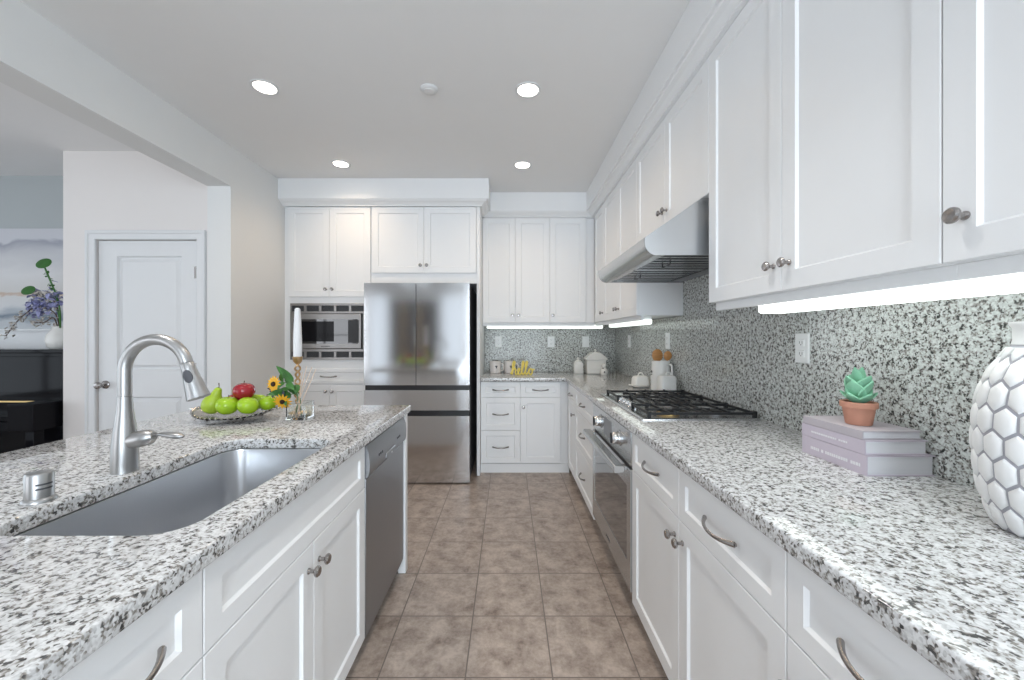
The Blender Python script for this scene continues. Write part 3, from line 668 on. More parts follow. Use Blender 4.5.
# shell: front skin
pr = [(.8685, .252), (.612, .075)] + nose[1:] + [(.690, -.0045), (.690, .004), (.672, .004), (.640, .020), (.628, .045), (.628, .070), (.868, .236)]
prism_y(B, pr, hy0, hy1)
side_prof = [(WX - .0225, .2525), (.8685, .252)] + nose + [(.690, -.0045), (WX - .0225, -.0045)]
prism_y(B, side_prof, hy0 - .002, hy0 + .004); prism_y(B, side_prof, hy1 - .004, hy1 + .002)
box(B, .8685, WX - .0225, hy0, hy1, .244, .2525)
box(B, WX - .0325, WX - .0225, hy0, hy1, .0, .25)
obj('shell', B, M['steel'], hd, smooth=True)
B = nb()
box(B, .672, .80, hy0 + .004, hy1 - .004, .045, .050); box(B, 1.09, WX - .03, hy0 + .004, hy1 - .004, .004, .008)
obj('inner_pan', B, M['steel_dark'], hd)
for k in range(2):
    B = nb(); y0 = hy0 + .01 + k * .441; y1 = y0 + .437
    for q in ((.70, .715, y0, y1), (1.085, 1.10, y0, y1), (.70, 1.10, y0, y0 + .012), (.70, 1.10, y1 - .012, y1)): box(B, q[0], q[1], q[2], q[3], .004, .016)
    nb_ = 13
    for j in range(nb_):
        yy = y0 + .02 + (y1 - y0 - .05) * j / (nb_ - 1); box(B, .715, 1.085, yy, yy + .022, .006 + (j % 2) * .006, .009 + (j % 2) * .006)
    f_ = obj('baffle_filter', B, M['steel'], hd)
    B = nb(); yc = (y0 + y1) / 2; tube(B, [(.80, yc - .05, .006), (.80, yc - .05, -.012), (.80, yc + .05, -.012), (.80, yc + .05, .006)], .003, 8); obj('filter_handle', B, M['black'], f_)
    B = nb()
    for j in range(14): yy = y0 + .02 + j * .03; box(B, 1.084, 1.095, yy, yy + .012, .0005, .004)
    obj('drip_holes', B, M['black'], f_)
# ---------------------------------------------------------------- outlets
def outlet(label, loc, rz, kind='outlet'):
    t = thing('wall_outlet' if kind == 'outlet' else 'light_switch', label, 'outlet' if kind == 'outlet' else 'switch', loc, rz)
    B = nb(); rings(B, -.038, .038, -.06, .06, [(0, 0), (0, -.003), (.004, -.006)]); obj('cover_plate', B, M['plastic'], t)
    if kind == 'outlet':
        for z in (-.022, .022):
            B = nb(); rings(B, -.017, .017, z - .014, z + .014, [(0, -.006), (.001, -.008)]); r_ = obj('receptacle', B, M['plastic'], t)
            bobj('slots', [(-.008, -.006, -.0085, -.008, z - .004, z + .006), (.006, .008, -.0085, -.008, z - .004, z + .006), (-.002, .002, -.0085, -.008, z - .010, z - .006)], M['slot'], r_)
    else:
        B = nb(); rings(B, -.017, .017, -.034, .034, [(0, -.006), (.002, -.010)]); obj('rocker', B, M['plastic'], t)
by = WY - .0215; bx_ = WX - .0215
outlet('white outlet on the far backsplash above the two mugs', (-.105, by, 1.245), 0)
outlet('white outlet in the middle of the far backsplash, right of the hello sign', (.476, by, 1.245), 0)
outlet('plain white switch plate on the far backsplash above the canisters', (.857, by, 1.245), 0, 'switch')
outlet('white outlet on the right backsplash nearest the far corner', (bx_, 3.86, 1.255), R(-90))
outlet('white outlet on the right backsplash behind the wooden spoons', (bx_, 2.93, 1.268), R(-90))
outlet('white outlet on the right backsplash above the stack of books', (bx_, 1.59, 1.252), R(-90))
# ---------------------------------------------------------------- ceiling fixtures
DL = [(-1.408, 2.294, 'round recessed ceiling light nearest the left header'), (.117, 2.32, 'round recessed ceiling light nearer the camera, in front of the right cabinets'), (-1.396, 3.31, 'round recessed ceiling light in front of the microwave cabinets'), (.122, 3.33, 'round recessed ceiling light in front of the far wall cabinets')]
DL += [(-1.40, 1.05, 'added unseen ceiling light above the island sink'), (.12, 1.05, 'added unseen ceiling light above the aisle beside the sink'), (-1.40, -.5, 'added unseen ceiling light above the near end of the island'), (.12, -.5, 'added unseen ceiling light above the near end of the aisle')]  # lamps added out of view to brighten the counters and floor
for k, (x, y, lab) in enumerate(DL):
    t = thing('recessed_light', lab, 'light', (x, y, CZ - .006), 0, 'recessed ceiling lights')
    B = nb(); loops = []
    for r_, z in ((.076, .006), (.076, .002), (.073, 0), (.061, .001), (.059, .005)):
        loops.append([B.verts.new((r_ * cos(2 * pi * i / 32), r_ * sin(2 * pi * i / 32), z)) for i in range(32)])
    bridge(B, loops, True, False, False); obj('trim_ring', B, M['trim'], t, smooth=True)
    B = nb(); lathe(B, [(.0595, .0045), (.0595, .003), (.045, .0022), (0, .002)], seg=32); obj('lens', B, M['lamp'], t, smooth=True)
    l_ = bpy.data.lights.new('downlight', 'SPOT'); l_.energy = 14 if y > 2 else 33; l_.spot_size = R(150 if y > 2 else 95); l_.spot_blend = .8; l_.shadow_soft_size = .06; l_.color = (1, .74, .48) if y > 2 else (1, .98, .95)
    lo_ = bpy.data.objects.new('downlight', l_); COL.objects.link(lo_); lo_.location = (x, y, CZ - .02)
t = thing('smoke_detector', 'small flat round white detector on the ceiling between the lights', 'smoke detector', (-.46, 2.31, CZ - .014))
B = nb(); lathe(B, [(.050, .014), (.050, .008), (.045, .003), (.036, 0), (0, 0)], seg=32); obj('cover', B, M['trim'], t, smooth=True)
B = nb(); lathe(B, [(.030, 0), (.030, -.003), (.026, -.004), (0, -.004)], seg=32); obj('sensor_cap', B, M['ceiling'], t, smooth=True)
# ---------------------------------------------------------------- fruit tray
tx, ty = -1.270, 1.845
tr = thing('fruit_tray', 'ornate silver boat-shaped footed tray holding apples and a pear', 'tray', (tx, ty, SZ1))
B = nb(); NS = 40; lo_l = []; up_l = []
def tr_ring(s, dz=0):
    out = []
    for i in range(NS):
        a = 2 * pi * i / NS; ex = .178 * s * cos(a); ey = .125 * s * sin(a)
        z = .016 + .024 * (abs(cos(a)) ** 3) * s ** 3 + .010 * s ** 4
        rip = .0025 * sin(a * 20) if s > .85 else 0
        out.append(B.verts.new((ex, ey, z + rip + dz)))
    return out
bridge(B, [tr_ring(1, -.004), tr_ring(.7, -.003), tr_ring(.35, -.003), tr_ring(.02, -.003)], True, False, False)
top = [tr_ring(.02), tr_ring(.35), tr_ring(.7), tr_ring(.9), tr_ring(1.0, .002)]
bridge(B, top, True, True, False)
obj('dish', B, M['silver'], tr, smooth=True)
B = nb()
for i in range(44):
    a = 2 * pi * i / 44; s = 1.0; z = .016 + .024 * abs(cos(a)) ** 3 + .010
    lathe(B, [(.002, -.006), (.006, -.002), (.006, .003), (.002, .006)], (.178 * cos(a), .125 * sin(a), z), seg=7)
for s in (-1, 1):
    for q in range(3): tube(B, [(s * .174, (q - 1) * .02, .048), (s * .189, (q - 1) * .026, .056), (s * .198, (q - 1) * .016, .05)], .0035, 6)
obj('beaded_rim', B, M['silver'], tr, smooth=True)
for fx_, fy_ in ((-.07, -.055), (.07, -.055), (-.07, .055), (.07, .055)):
    B = nb(); tube(B, [(fx_ * .9, fy_ * .8, .0145), (fx_ * 1.1, fy_ * 1.1, .010), (fx_ * 1.2, fy_ * 1.25, .0065)], [.004, .004, .006], 8); obj('foot', B, M['silver'], tr, smooth=True)
def apple(label, loc, r, mat, tilt=(0, 0), sq=.9, stem=True, name='apple', grp='apples in the silver tray'):
    t = thing(name, label, 'apple', loc); t.rotation_euler = (tilt[0], tilt[1], 0)
    pf = []
    for i in range(21):
        a = -pi / 2 + pi * i / 20
        rr = r * cos(a) * (1 + .06 * sin(a)); z = r * sq * sin(a)
        d = math.exp(-(rr / (r * .28)) ** 2)
        z -= d * r * .28 if a > 0 else -d * r * .14
        pf.append((rr, z))
    B = nb(); lathe(B, pf, seg=28); obj('flesh', B, M[mat], t, smooth=True)
    if stem:
        B = nb(); tube(B, [(0, 0, r * .55), (.001, 0, r * .8), (.004, 0, r * 1.08)], [.0016, .0014, .0022], 7); obj('stem', B, M['stem'], t)
    return t
apple('large green apple at the front of the tray, beside the pear', (-1.272, 1.795, .986), .046, 'apple_g', (.05, .1))
apple('green apple in the front middle of the tray, left of the rightmost apple', (-1.180, 1.797, .986), .044, 'apple_g', (-.1, .15), stem=False)
apple('rightmost green apple in the tray, nearest the glass vase', (-1.138, 1.878, .985), .039, 'apple_g', (.15, -.1))
apple('red apple sitting on top of the green apples', (-1.228, 1.842, 1.044), .046, 'apple_r', (.05, 0), sq=.9)
apple('yellow-green and red apple half hidden behind the front apple', (-1.303, 1.893, .990), .038, 'apple_r', (.5, .3), stem=False)
apple('green apple half hidden behind the red apple', (-1.213, 1.918, .985), .042, 'apple_g', (-.2, .1), stem=False)
t = thing('pear', 'green pear leaning at the left end of the silver tray', 'pear', (-1.366, 1.832, .990)); t.rotation_euler = (0, R(22), 0)
pf = [(0, -.044), (.012, -.045), (.026, -.041), (.038, -.028), (.0425, -.008), (.040, .010), (.032, .028), (.023, .044), (.018, .058), (.0145, .070), (.009, .077), (0, .078)]
pf = [(p.x, p.y) for p in catmull([(a, b_, 0) for a, b_ in pf], 3)]
B = nb(); lathe(B, pf, seg=28); obj('flesh', B, M['pear'], t, smooth=True)
B = nb(); tube(B, [(0, 0, .074), (-.003, 0, .086), (-.009, 0, .098)], [.0018, .0016, .0026], 7); obj('stem', B, M['stem'], t)
# ---------------------------------------------------------------- candle, holder, glass vase with flowers and reeds
cxh, cyh = -1.068, 2.01
ch = thing('candle_holder', 'gold twisted candlestick holding a white taper on the island', 'candlestick', (cxh, cyh, SZ1))
B = nb(); lathe(B, [(.040, 0), (.040, .004), (.030, .009), (.014, .014), (.009, .020)], seg=28); obj('base', B, M['gold'], ch, smooth=True)
B = nb()
for ph in (0, pi):
    pts = [(.0125 * cos(ph + k * .42) * (.8 + .2 * cos(k * .42)), .0125 * sin(ph + k * .42), .018 + k * .0045) for k in range(52)]
    tube(B, pts, .0048, 8)
obj('twisted_stem', B, M['gold'], ch, smooth=True)
B = nb(); lathe(B, [(.009, .248), (.013, .252), (.021, .262), (.024, .285), (.022, .286), (.015, .262), (0, .262)], seg=24); obj('cup', B, M['gold'], ch, smooth=True)
cn = thing('taper_candle', 'tall white taper candle in the gold candlestick', 'candle', (cxh, cyh, SZ1 + .264))
B = nb(); lathe(B, [(.0145, 0), (.0205, .025), (.0205, .10), (.017, .20), (.0135, .262), (.008, .268), (0, .269)], seg=20); obj('wax', B, M['candle'], cn, smooth=True)
B = nb(); tube(B, [(0, 0, .266), (.001, 0, .274), (.003, 0, .281)], .0015, 6); obj('wick', B, M['wick'], cn)
vx, vy = -.982, 1.872
gv = thing('glass_vase', 'small square clear glass vase on the island beside the fruit tray', 'vase', (vx, vy, SZ1))
B = nb(); h_ = .045
def sq(s, z): return [B.verts.new((x, y, z)) for x, y in rrect(-s, s, -s, s, .006, 3)]
bridge(B, [sq(h_, .0005), sq(h_, .078), sq(h_ - .004, .078), sq(h_ - .004, .010)])
obj('glass', B, M['glass'], gv)
rd = thing('reed_diffuser', 'bundle of pale reed sticks fanning out of the glass vase', 'reeds', (vx, vy, SZ1 + .011))
B = nb()
for k, (ax, ay, bx2, by2, L) in enumerate([(-.028, -.02, .05, .01, .23), (-.02, .0, .06, .03, .22), (-.030, .01, .03, .0, .235), (-.01, -.025, .055, .02, .20), (.0, .0, -.035, .01, .17), (-.024, .02, .02, -.02, .21)]):
    B = nb(); tube(B, [(ax, ay, .001), (bx2, by2, L)], .0019, 7); obj('reed', B, M['reed'], rd)
def leaf(B, base, direction, L, Wd, droop=.3, up=Vector((0, 0, 1)), cup=.2, n=8, tip=1.0, thick=0.0):
    base = Vector(base); d = Vector(direction).normalized(); s = d.cross(up)
    if s.length < .05: s = d.cross(Vector((0, 1, 0)))
    s.normalize(); nrm = s.cross(d).normalized(); rows = []
    for i in range(n + 1):
        t_ = i / n; c = base + d * (L * t_) + nrm * (-droop * L * t_ * t_)
        wv = Wd * (sin(pi * min(1, t_ ** .75)) ** .8) * .5 if i < n else 0.0002
        wv = max(wv, .0004)
        rows.append([c - s * wv + nrm * (cup * wv), c - s * wv * .5 + nrm * cup * wv * .25, c, c + s * wv * .5 + nrm * cup * wv * .25, c + s * wv + nrm * (cup * wv)])
    if thick <= 0: thick = .0012
    top_ = [[B.verts.new(p + nrm * thick * .5) for p in r_] for r_ in rows]; bot = [[B.verts.new(p - nrm * thick * .5 * (1 if 0 < i < n else .6)) for p in r_] for i, r_ in enumerate(rows)]
    for i in range(n):
        for j in range(4):
            B.faces.new((top_[i][j], top_[i][j + 1], top_[i + 1][j + 1], top_[i + 1][j]))
            B.faces.new((bot[i][j], bot[i + 1][j], bot[i + 1][j + 1], bot[i][j + 1]))
        B.faces.new((top_[i][0], top_[i + 1][0], bot[i + 1][0], bot[i][0])); B.faces.new((top_[i][4], bot[i][4], bot[i + 1][4], top_[i + 1][4]))
    B.faces.new([*top_[0], *bot[0][::-1]]); B.faces.new([*top_[n][::-1], *bot[n]])
fl = thing('flower_bunch', 'bunch of yellow black-eyed flowers and green leaves in the glass vase', 'flowers', (vx, vy, SZ1 + .011))
B = nb()
heads = [((-.108, -.03, .155), Vector((-.25, -.9, .1)), .034), ((-.058, -.045, .076), Vector((.1, -.85, -.45)), .036), ((-.085, .02, .120), Vector((-.9, .2, .1)), .018)]
for hp, hdn, hr in heads: tube(B, catmull([(-.02, .0, .002), (-.012, 0, .09), (-.035, hp[1] * .4, hp[2] + .03 if hp[2] < .1 else hp[2]), hp], 5), .0022, 7)
tube(B, catmull([(0, .01, .002), (-.01, .01, .10), (-.05, .012, .16), (-.10, .01, .23)], 5), .002, 7)
obj('stalks', B, M['leaf'], fl, smooth=True)
for hp, hdn, hr in heads[:2]:
    hdn = hdn.normalized(); u = hdn.cross(Vector((0, 0, 1))).normalized(); v_ = hdn.cross(u)
    B = nb()
    for k in range(14):
        a = 2 * pi * k / 14; dd = u * cos(a) + v_ * sin(a)
        leaf(B, Vector(hp) + dd * .006, dd + hdn * .12, hr, .013, droop=.15, up=hdn, cup=.1, n=5)
    h__ = obj('flower_head', B, M['petal'], fl, smooth=True)
    B = nb(); rt = Vector((0, 0, 1)).rotation_difference(hdn).to_matrix().to_4x4()
    lathe(B, [(.011, -.002), (.012, .003), (.009, .009), (0, .011)], hp, mat=rt, seg=16); obj('flower_eye', B, M['disc'], h__, smooth=True)
rg = random.Random(4)
B = nb()
leaf(B, (-.035, .01, .16), (-.72, .05, .62), .12, .035, droop=.05, up=Vector((.3, -1, .3)))
for k in range(16):
    b0 = Vector((-.05 + rg.uniform(-.03, .035), rg.uniform(-.03, .03), rg.uniform(.085, .165)))
    leaf(B, b0, (rg.uniform(-1, .5), rg.uniform(-.8, .2), rg.uniform(-.5, .8)), rg.uniform(.04, .065), rg.uniform(.022, .034), droop=rg.uniform(0, .3), up=Vector((rg.uniform(-.4, .4), -1, .4)))
obj('foliage', B, M['leaf'], fl, smooth=True)
B = nb()
for k in range(9):
    b0 = Vector((-.09 + rg.uniform(-.03, .03), rg.uniform(-.04, .0), rg.uniform(.095, .13)))
    leaf(B, b0, (rg.uniform(-1, .2), rg.uniform(-.8, .2), rg.uniform(-.4, .3)), rg.uniform(.02, .035), .012, droop=.1, up=Vector((0, -1, .4)))
obj('dark_sprigs', B, M['leaf_dark'], fl, smooth=True)
# ---------------------------------------------------------------- books and succulent
def book(label, y0, x0, Ln, Wd, z0, h, mat, marks):
    t = thing('book', label, 'book', (x0, y0, z0), 0, 'books stacked on the right countertop')
    B = nb(); c = .003
    # cover: back board, front board, spine (spine faces the aisle)
    box(B, 0, Wd, 0, Ln, .0003, c); box(B, 0, Wd, 0, Ln, h - c, h - .0003); box(B, 0, c, 0, Ln, c, h - c)
    obj('cover', B, mat, t)
    bobj('page_block', [(c, Wd - .004, .004, Ln - .004, c, h - c)], M['pages'], t)
    if marks:
        B = nb(); yy = marks[0]; r2 = random.Random(len(label))
        while yy < marks[1]:
            L = r2.uniform(.004, .008)
            if r2.random() < .85: box(B, -.0006, .0002, yy, yy + L, h * marks[2], h * marks[3])
            yy += L + .002
        obj('spine_title', B, M['foil'], t)
    return t
book('thick lavender book at the bottom of the stack, white title on its spine', 1.093, .990, .240, .190, SZ1, .057, M['book'], (.02, .20, .36, .52))
book('lavender book in the middle of the stack', 1.098, .990, .236, .176, SZ1 + .0575, .040, M['book'], (.05, .20, .42, .56))
book('thin grey-lavender book on top of the stack, under the terracotta pot', 1.106, .990, .222, .168, SZ1 + .098, .024, M['book2'], None)
pz = SZ1 + .1225
pt = thing('potted_succulent', 'pale green succulent in a small terracotta pot on the books', 'plant', (1.058, 1.195, pz)); pt.scale = (.84, .84, .92)
B = nb(); lathe(B, [(.036, 0), (.038, .003), (.047, .055), (.0535, .056), (.054, .073), (.050, .0745), (.046, .072), (.044, .062), (0, .062)], seg=32); obj('pot', B, M['terra'], pt, smooth=True)
B = nb(); lathe(B, [(.045, .0625), (.03, .066), (0, .067)], seg=20); obj('soil', B, M['soil'], pt)
B = nb()
for ring, (n_, el, L, wd) in enumerate([(5, 22, .060, .042), (4, 46, .076, .066), (4, 64, .084, .064), (2, 82, .096, .050)]):
    for k in range(n_):
        a = 2 * pi * (k + .5 * (ring % 2)) / n_ + .9 + .3 * ring; e_ = R(el)
        dd = Vector((cos(a) * cos(e_), sin(a) * cos(e_), sin(e_)))
        leaf(B, Vector((0, 0, .066 + ring * .007)) + dd * .005, dd, L, wd, droop=-.25 if el < 50 else .05, cup=.22, n=8, thick=.005)
obj('rosette', B, M['succ'], pt, smooth=True)
# ---------------------------------------------------------------- honeycomb vase
vz = SZ1
vs = thing('honeycomb_vase', 'large white ceramic vase with raised honeycomb cells at the right edge', 'vase', (1.063, .760, vz))
prof = catmull([(.080, 0, 0), (.088, .008, 0), (.103, .05, 0), (.113, .10, 0), (.1175, .17, 0), (.1150, .235, 0), (.104, .290, 0), (.088, .328, 0), (.070, .358, 0), (.063, .370, 0), (.060, .380, 0), (.061, .404, 0), (.065, .414, 0)], 6)
prof = [(p.x * .945, p.y) for p in prof]
def rad_at(z):
    for (r0, z0_), (r1, z1_) in zip(prof, prof[1:]):
        if z0_ <= z <= z1_: return r0 + (r1 - r0) * (z - z0_) / max(1e-6, z1_ - z0_)
    return prof[-1][0]
B = nb(); lathe(B, prof + [(.054, .414), (.050, .39), (.050, .36), (0, .36)], seg=64)
obj('body', B, M['vase_line'], vs, smooth=True)
B = nb(); lathe(B, [(.0610, .370), (.0590, .380), (.0595, .402), (.0640, .410), (.0640, .4155), (.053, .4155), (.051, .40)], seg=40, cap=False); obj('neck', B, M['vase_cell'], vs, smooth=True)
B = nb(); NC = 18; rows = 8; zc0, dzr = .026, .0485
for r_ in range(rows):
    zc = zc0 + r_ * dzr
    for k in range(NC):
        th = 2 * pi * (k + .5 * (r_ % 2)) / NC; loops = []
        hw = pi / NC; hh = dzr * .667
        for s, off in ((.90, -.0008), (.84, .0022), (.72, .0040), (.45, .0052), (.02, .0054)):
            lp = []
            for q in range(12):
                if q % 2 == 0: a0 = q / 2; x_, y_ = [(0, 1), (1, .5), (1, -.5), (0, -1), (-1, -.5), (-1, .5)][int(a0)]
                else:
                    p0 = [(0, 1), (1, .5), (1, -.5), (0, -1), (-1, -.5), (-1, .5)]; i0 = q // 2; x_ = (p0[i0][0] + p0[(i0 + 1) % 6][0]) / 2; y_ = (p0[i0][1] + p0[(i0 + 1) % 6][1]) / 2
                zz = zc + y_ * hh * s; tt = th + x_ * hw * s
                zz = min(max(zz, .001), .364); rr = rad_at(zz) + off
                lp.append(B.verts.new((rr * cos(tt), rr * sin(tt), zz)))
            loops.append(lp)
        bridge(B, loops)
obj('honeycomb_cells', B, M['vase_cell'], vs, smooth=True)
# ---------------------------------------------------------------- things on the far counter
def mug(label, loc):
    t = thing('mug', label, 'mug', loc)
    B = nb(); lathe(B, [(.054, 0), (.058, .004), (.059, .125), (.0565, .127), (.054, .122), (.053, .01), (0, .01)], seg=32); b_ = obj('cup', B, M['ceramic_pink'], t, smooth=True)
    B = nb(); tube(B, catmull([(.056, -.01, .10), (.082, -.014, .098), (.090, -.015, .066), (.080, -.014, .034), (.056, -.01, .03)], 5), .006, 8); obj('handle', B, M['ceramic_pink'], t, smooth=True)
    B = nb(); box(B, .0, .026, -.0605, -.058, .074, .084); box(B, .008, .020, -.0605, -.058, .058, .074); obj('printed_mark', B, M['ink'], b_)
    return t
mug('white mug on the far counter nearest the refrigerator', (-.135, 4.20, SZ1)); mug('white mug on the far counter right behind the hello sign', (.018, 4.22, SZ1))
hs = thing('hello_sign', 'yellow cursive sign reading hello on the far counter', 'sign', (.035, 4.0, SZ1))
pts = [(-.1, .1), (.2, .7), (.42, 1.35), (.32, 1.55), (.18, 1.3), (.12, .6), (.1, .03), (.16, .42), (.35, .74), (.5, .58), (.48, .15), (.62, .05), (.82, .28), (1.0, .55), (.93, .74), (.80, .62), (.78, .25), (.93, .05), (1.15, .15), (1.35, .8), (1.5, 1.38), (1.40, 1.55), (1.28, 1.2), (1.26, .3), (1.38, .05), (1.55, .2), (1.77, .8), (1.92, 1.38), (1.82, 1.55), (1.70, 1.2), (1.68, .3), (1.80, .05), (1.98, .25), (2.14, .62), (2.30, .74), (2.12, .55), (2.10, .2), (2.28, .04), (2.50, .25), (2.48, .6), (2.32, .72), (2.48, .58), (2.78, .66)]
B = nb(); tube(B, catmull([(x * .084, 0, z * .088 + .0025) for x, z in pts], 5), .0080, 8, flat=1.0)
obj('lettering', B, M['yellow'], hs, smooth=True)
def canister(label, loc):
    t = thing('canister', label, 'canister', loc)
    B = nb(); loops = []
    for s, z in ((.044, 0), (.047, .004), (.047, .10), (.040, .118), (.036, .122)): loops.append([B.verts.new((x, y, z)) for x, y in rrect(-s, s, -s, s, .012, 4)])
    bridge(B, loops); obj('jar', B, M['ceramic'], t, smooth=True)
    B = nb(); lathe(B, [(.040, .1225), (.040, .130), (.030, .136), (.012, .140), (.012, .150), (.018, .158), (.012, .168), (0, .170)], seg=24); obj('lid', B, M['ceramic'], t, smooth=True)
canister('small white ceramic canister with knobbed lid left of the house canister', (.745, 4.20, SZ1))
t = thing('house_canister', 'white ceramic canister shaped like a little house with a roof', 'canister', (.925, 4.20, SZ1)); 
B = nb(); box(B, -.10, .10, -.07, .07, 0, .145); obj('house_body', B, M['ceramic'], t, bevel=.006)
B = nb(); pr = [(-.116, .1455), (.116, .1455), (.116, .158), (.060, .205), (.03, .226), (-.03, .226), (-.060, .205), (-.116, .158)]
lo = [B.verts.new((x, -.08, z)) for x, z in pr]; hi = [B.verts.new((x, .08, z)) for x, z in pr]; bridge(B, [lo, hi]); rf = obj('roof_lid', B, M['ceramic'], t, bevel=.005)
B = nb(); lathe(B, [(.010, .223), (.009, .238), (.014, .248), (.008, .258), (0, .260)], seg=16); obj('finial', B, M['ceramic'], rf, smooth=True)
B = nb(); rings(B, -.05, .05, .05, .10, [(0, -.0700), (.003, -.073)]); obj('raised_panel', B, M['ceramic'], t)
t = thing('ceramic_figurine', 'tiny white ceramic figurine in front of the house canister', 'figurine', (.985, 4.06, SZ1))
B = nb(); lathe(B, [(.032, 0), (.040, .012), (.041, .036), (.030, .058), (.015, .068), (.022, .080), (.026, .095), (.019, .110), (0, .116)], seg=24); obj('figure', B, M['ceramic'], t, smooth=True)
B = nb(); lathe(B, [(.009, 0), (.009, .004), (0, .005)], (-.005, -.038, .028), 'Y-', 12); lathe(B, [(.007, 0), (.007, .004), (0, .005)], (-.018, -.026, .066), 'Y-', 12); obj('dark_marks', B, M['ink'], t)
# butter dish
t = thing('butter_dish', 'white lidded butter dish on the counter left of the utensil crock', 'butter dish', (1.015, 3.03, SZ1)); t.rotation_euler = (0, 0, R(8)); t.scale = (.85, .9, 1.05)
B = nb(); bridge(B, [[B.verts.new((x, y, z)) for x, y in rrect(-s, s, -d_, d_, .02, 4)] for s, d_, z in ((.06, .045, 0), (.075, .055, .008), (.092, .068, .014), (.090, .066, .018), (.06, .045, .012))]); obj('plate', B, M['ceramic'], t, smooth=True)
B = nb(); bridge(B, [[B.verts.new((x, y, z)) for x, y in rrect(-s, s, -d_, d_, .018, 4)] for s, d_, z in ((.072, .050, .0185), (.072, .050, .028), (.069, .047, .065), (.060, .040, .080), (.040, .028, .086))]); ld = obj('cover', B, M['ceramic'], t, smooth=True)
B = nb(); tube(B, catmull([(-.025, 0, .084), (-.018, 0, .100), (.0, 0, .106), (.018, 0, .100), (.025, 0, .084)], 4), .0055, 8); obj('lid_handle', B, M['ceramic'], ld, smooth=True)
# utensil crock + spoons
t = thing('utensil_pitcher', 'tall white ceramic pitcher holding wooden spoons behind the cooktop', 'pitcher', (1.105, 2.865, SZ1))
B = nb(); lathe(B, [(.058, 0), (.068, .004), (.068, .02), (.067, .12), (.063, .19), (.065, .215), (.061, .2155), (.051, .19), (.052, .02), (0, .015)], seg=32); cb = obj('jug', B, M['ceramic'], t, smooth=True)
B = nb(); tube(B, catmull([(.035, -.05, .19), (.045, -.080, .185), (.047, -.085, .13), (.045, -.075, .09), (.035, -.052, .075)], 5), .007, 8); obj('handle', B, M['ceramic'], t, smooth=True)
B = nb()
for k in range(3): box(B, -.0702, -.0680, .0 - k * .01, .007 - k * .01, .128, .142 + .004 * (k % 2))
box(B, -.0702, -.0678, -.015, .002, .112, .120); obj('printed_word', B, M['ink'], cb)
for k, (dx, dy, ang, r_) in enumerate([(-.014, .012, -5, .040), (.030, -.016, 12, .030)]):
    s = thing('wooden_spoon', ['round-headed wooden spoon standing in the white pitcher', 'narrow wooden spoon at the right side of the white pitcher'][k], 'spoon', (1.105 + dx * .5, 2.865 + dy, SZ1 + .017), 0, 'wooden spoons in the pitcher')
    s.rotation_euler = (0, R(ang * .6), 0)
    B = nb(); tube(B, [(0, 0, .003), (0, 0, .12), (0, 0, .20)], [.005, .005, .006], 10); obj('handle', B, M['wood'], s, smooth=True)
    B = nb(); loops = []
    for i in range(9):
        a = -pi / 2 + pi * i / 8; loops.append([B.verts.new((r_ * cos(a) * cos(q) if True else 0, .009 * cos(a) * sin(q), .235 + r_ * 1.15 * sin(a))) for q in [2 * pi * j / 20 for j in range(20)]])
    # spindle-like bowl of the spoon
    for lp in loops[:1] + loops[-1:]:
        for v in lp: v.co.x += random.uniform(-1e-4, 1e-4)
    bridge(B, loops, True, False, False); obj('bowl', B, M['wood'], s, smooth=True)
t = thing('small_canister', 'squat white ceramic jar with a side handle beside the pitcher', 'jar', (1.085, 2.705, SZ1))
B = nb(); bridge(B, [[B.verts.new((x, y, z)) for x, y in rrect(-s, s, -d_, d_, .018, 4)] for s, d_, z in ((.050, .040, 0), (.054, .044, .005), (.054, .044, .105), (.046, .038, .122), (.030, .025, .126))]); obj('jar', B, M['ceramic'], t, smooth=True)
B = nb(); tube(B, catmull([(-.005, 0, .125), (.000, 0, .140), (.024, 0, .140), (.030, 0, .123)], 4), .005, 8); obj('handle', B, M['ceramic'], t, smooth=True)
# ---------------------------------------------------------------- far room: piano, painting, flowers
pn = thing('upright_piano', 'glossy black upright piano against the far left wall', 'piano', (-4.95, 3.53, 0))
PW = 1.46
bobj('case', [(0, PW, -.36, -.0, .10, 1.17), (0, .035, -.62, -.36, .60, .80), (PW - .19, PW, -.62, -.36, .60, .80), (0, .05, -.40, 0, 0, 1.17), (PW - .05, PW, -.40, 0, 0, 1.17)], M['piano'], pn, bevel=.003)
bobj('lid', [(-.01, PW + .005, -.42, .0, 1.1705, 1.20)], M['piano'], pn, bevel=.004)
bobj('music_panel', [(.06, PW - .06, -.372, -.3605, .85, 1.14)], M['piano'], pn, bevel=.002)
bobj('keybed', [(.036, PW - .191, -.60, -.361, .60, .665)], M['piano'], pn, bevel=.003)
bobj('key_cover', [(.05, PW - .192, -.585, -.45, .666, .70)], M['piano'], pn, bevel=.006)
bobj('fallboard', [(.05, PW - .192, -.45, -.3725, .69, .80)], M['piano'], pn, bevel=.004)
bobj('hinge_strip', [(.05, PW - .192, -.454, -.45, .790, .800)], M['brass'], pn)
for x in (.02, PW - .085): bobj('leg', [(x, x + .065, -.60, -.53, 0, .598)], M['piano'], pn, bevel=.004)
bobj('pedal', [(.68, .70, -.46, -.365, .06, .075), (.73, .75, -.46, -.365, .06, .075), (.78, .80, -.46, -.365, .06, .075)], M['brass'], pn)
pb = thing('piano_bench', 'black piano bench with padded seat pulled up to the piano', 'bench', (-3.95, 2.68, 0))
bobj('seat', [(-.32, .32, -.14, .14, .44, .50)], M['piano'], pb, bevel=.012)
bobj('apron', [(-.30, .30, -.12, .12, .37, .439)], M['bench'], pb)
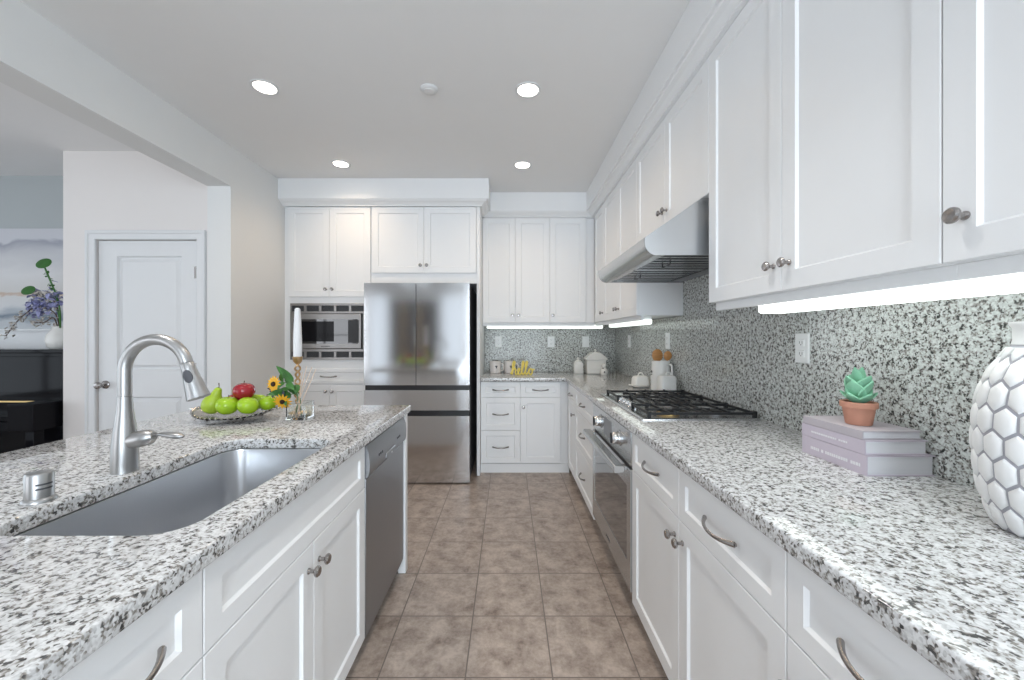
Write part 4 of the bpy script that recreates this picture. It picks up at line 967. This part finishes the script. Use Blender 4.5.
for sx in (-1, 1):
    for sy in (-1, 1): bobj('leg', [(sx * .28 - .025, sx * .28 + .025, sy * .105 - .02, sy * .105 + .02, 0, .369)], M['bench'], pb, bevel=.002)
pa = thing('painting', 'large abstract canvas of pale grey clouds and horizon on the far left wall', 'painting', (0, 3.558, 0))
bobj('canvas', [(-5.15, -3.50, -.035, -.001, 1.37, 2.262)], M['art'], pa)
bobj('tray_frame', [(-5.16, -3.49, -.04, -.001, 1.352, 1.369)], M['trim'], pa)
fvx, fvy, fvz = -3.70, 3.27, 1.2
fv = thing('white_flower_vase', 'rounded white vase standing on the black piano', 'vase', (fvx, fvy, fvz))
B = nb(); lathe(B, [(.055, 0), (.075, .02), (.085, .07), (.075, .12), (.05, .155), (.045, .175), (.052, .185), (.046, .186), (.040, .17), (0, .10)], seg=32); obj('body', B, M['ceramic'], fv, smooth=True)
fa = thing('flower_arrangement', 'lilac flowers with white blossom branches and round green leaves in the vase', 'flowers', (fvx, fvy, fvz + .105))
def P(px, py, Y=3.2): return Vector(((px - 508) * Y / F - fvx, Y - fvy, CH - (py - 337) * Y / F - fvz - .105))
B = nb()
tube(B, catmull([(0, 0, 0), P(60, 312), P(56, 295), P(50, 280), P(45, 268)], 5), .006, 7); tube(B, catmull([(0, 0, 0), P(58, 312), P(48, 300), P(38, 294), P(31, 292)], 5), .004, 7)
obj('green_stems', B, M['leaf'], fa, smooth=True)
for (px, py, r_) in ((44, 263.5, .062), (28.5, 290.5, .055)):
    B = nb(); c = P(px, py, 3.17); rt = Matrix.Rotation(R(68), 4, 'X') @ Matrix.Diagonal((1, .75, 1, 1)); lathe(B, [(r_ * .2, -.005), (r_ * .9, -.002), (r_, .002), (r_ * .6, .006), (0, .004)], c, mat=rt, seg=24); obj('round_leaf', B, M['leaf_pad'], fa, smooth=True)
rg = random.Random(11)
br_paths = [[(0, 0, 0), P(56, 315), P(40, 306), P(25, 314), P(14, 325), P(6, 336)], [(0, 0, 0), P(54, 318), P(45, 322), P(35, 323)], [(0, 0, 0), P(58, 310), P(50, 296), P(42, 294), P(34, 297)]]
B = nb()
for p_ in br_paths: tube(B, catmull(p_, 5), .004, 6)
obj('twigs', B, M['twig'], fa, smooth=True)
B = nb()
for p_ in br_paths:
    for c in catmull(p_, 9)[12:]:
        for q in range(2):
            cc = c + Vector((rg.uniform(-.03, .03), rg.uniform(-.03, .02), rg.uniform(-.03, .03)))
            leaf(B, cc, (rg.uniform(-1, 1), rg.uniform(-1, .3), rg.uniform(-1, 1)), rg.uniform(.022, .040), .022, n=4)
tag(obj('white_blossoms', B, M['blossom'], fa, smooth=True), kind='stuff')
B = nb()
for k in range(170):
    a = rg.uniform(0, 1); px = 30 + a * 30 + rg.uniform(-3, 3); py = 307 - a * 8 + rg.gauss(0, 5)
    cc = P(px, py, 3.2 + rg.uniform(-.04, .06))
    leaf(B, cc, (rg.uniform(-1, 1), rg.uniform(-1, .3), rg.uniform(-1, 1)), rg.uniform(.03, .055), .036, n=4)
tag(obj('lilac_petals', B, M['lilac'], fa, smooth=True), kind='stuff')
B = nb()
for k in range(16):
    cc = P(46 + k * .8 + rg.uniform(-3, 3), 272 + k * 1.8, 3.2); leaf(B, cc, (rg.uniform(-1, 1), -.4, rg.uniform(-.6, 1)), .035, .016, n=4)
obj('small_leaves', B, M['leaf'], fa, smooth=True)
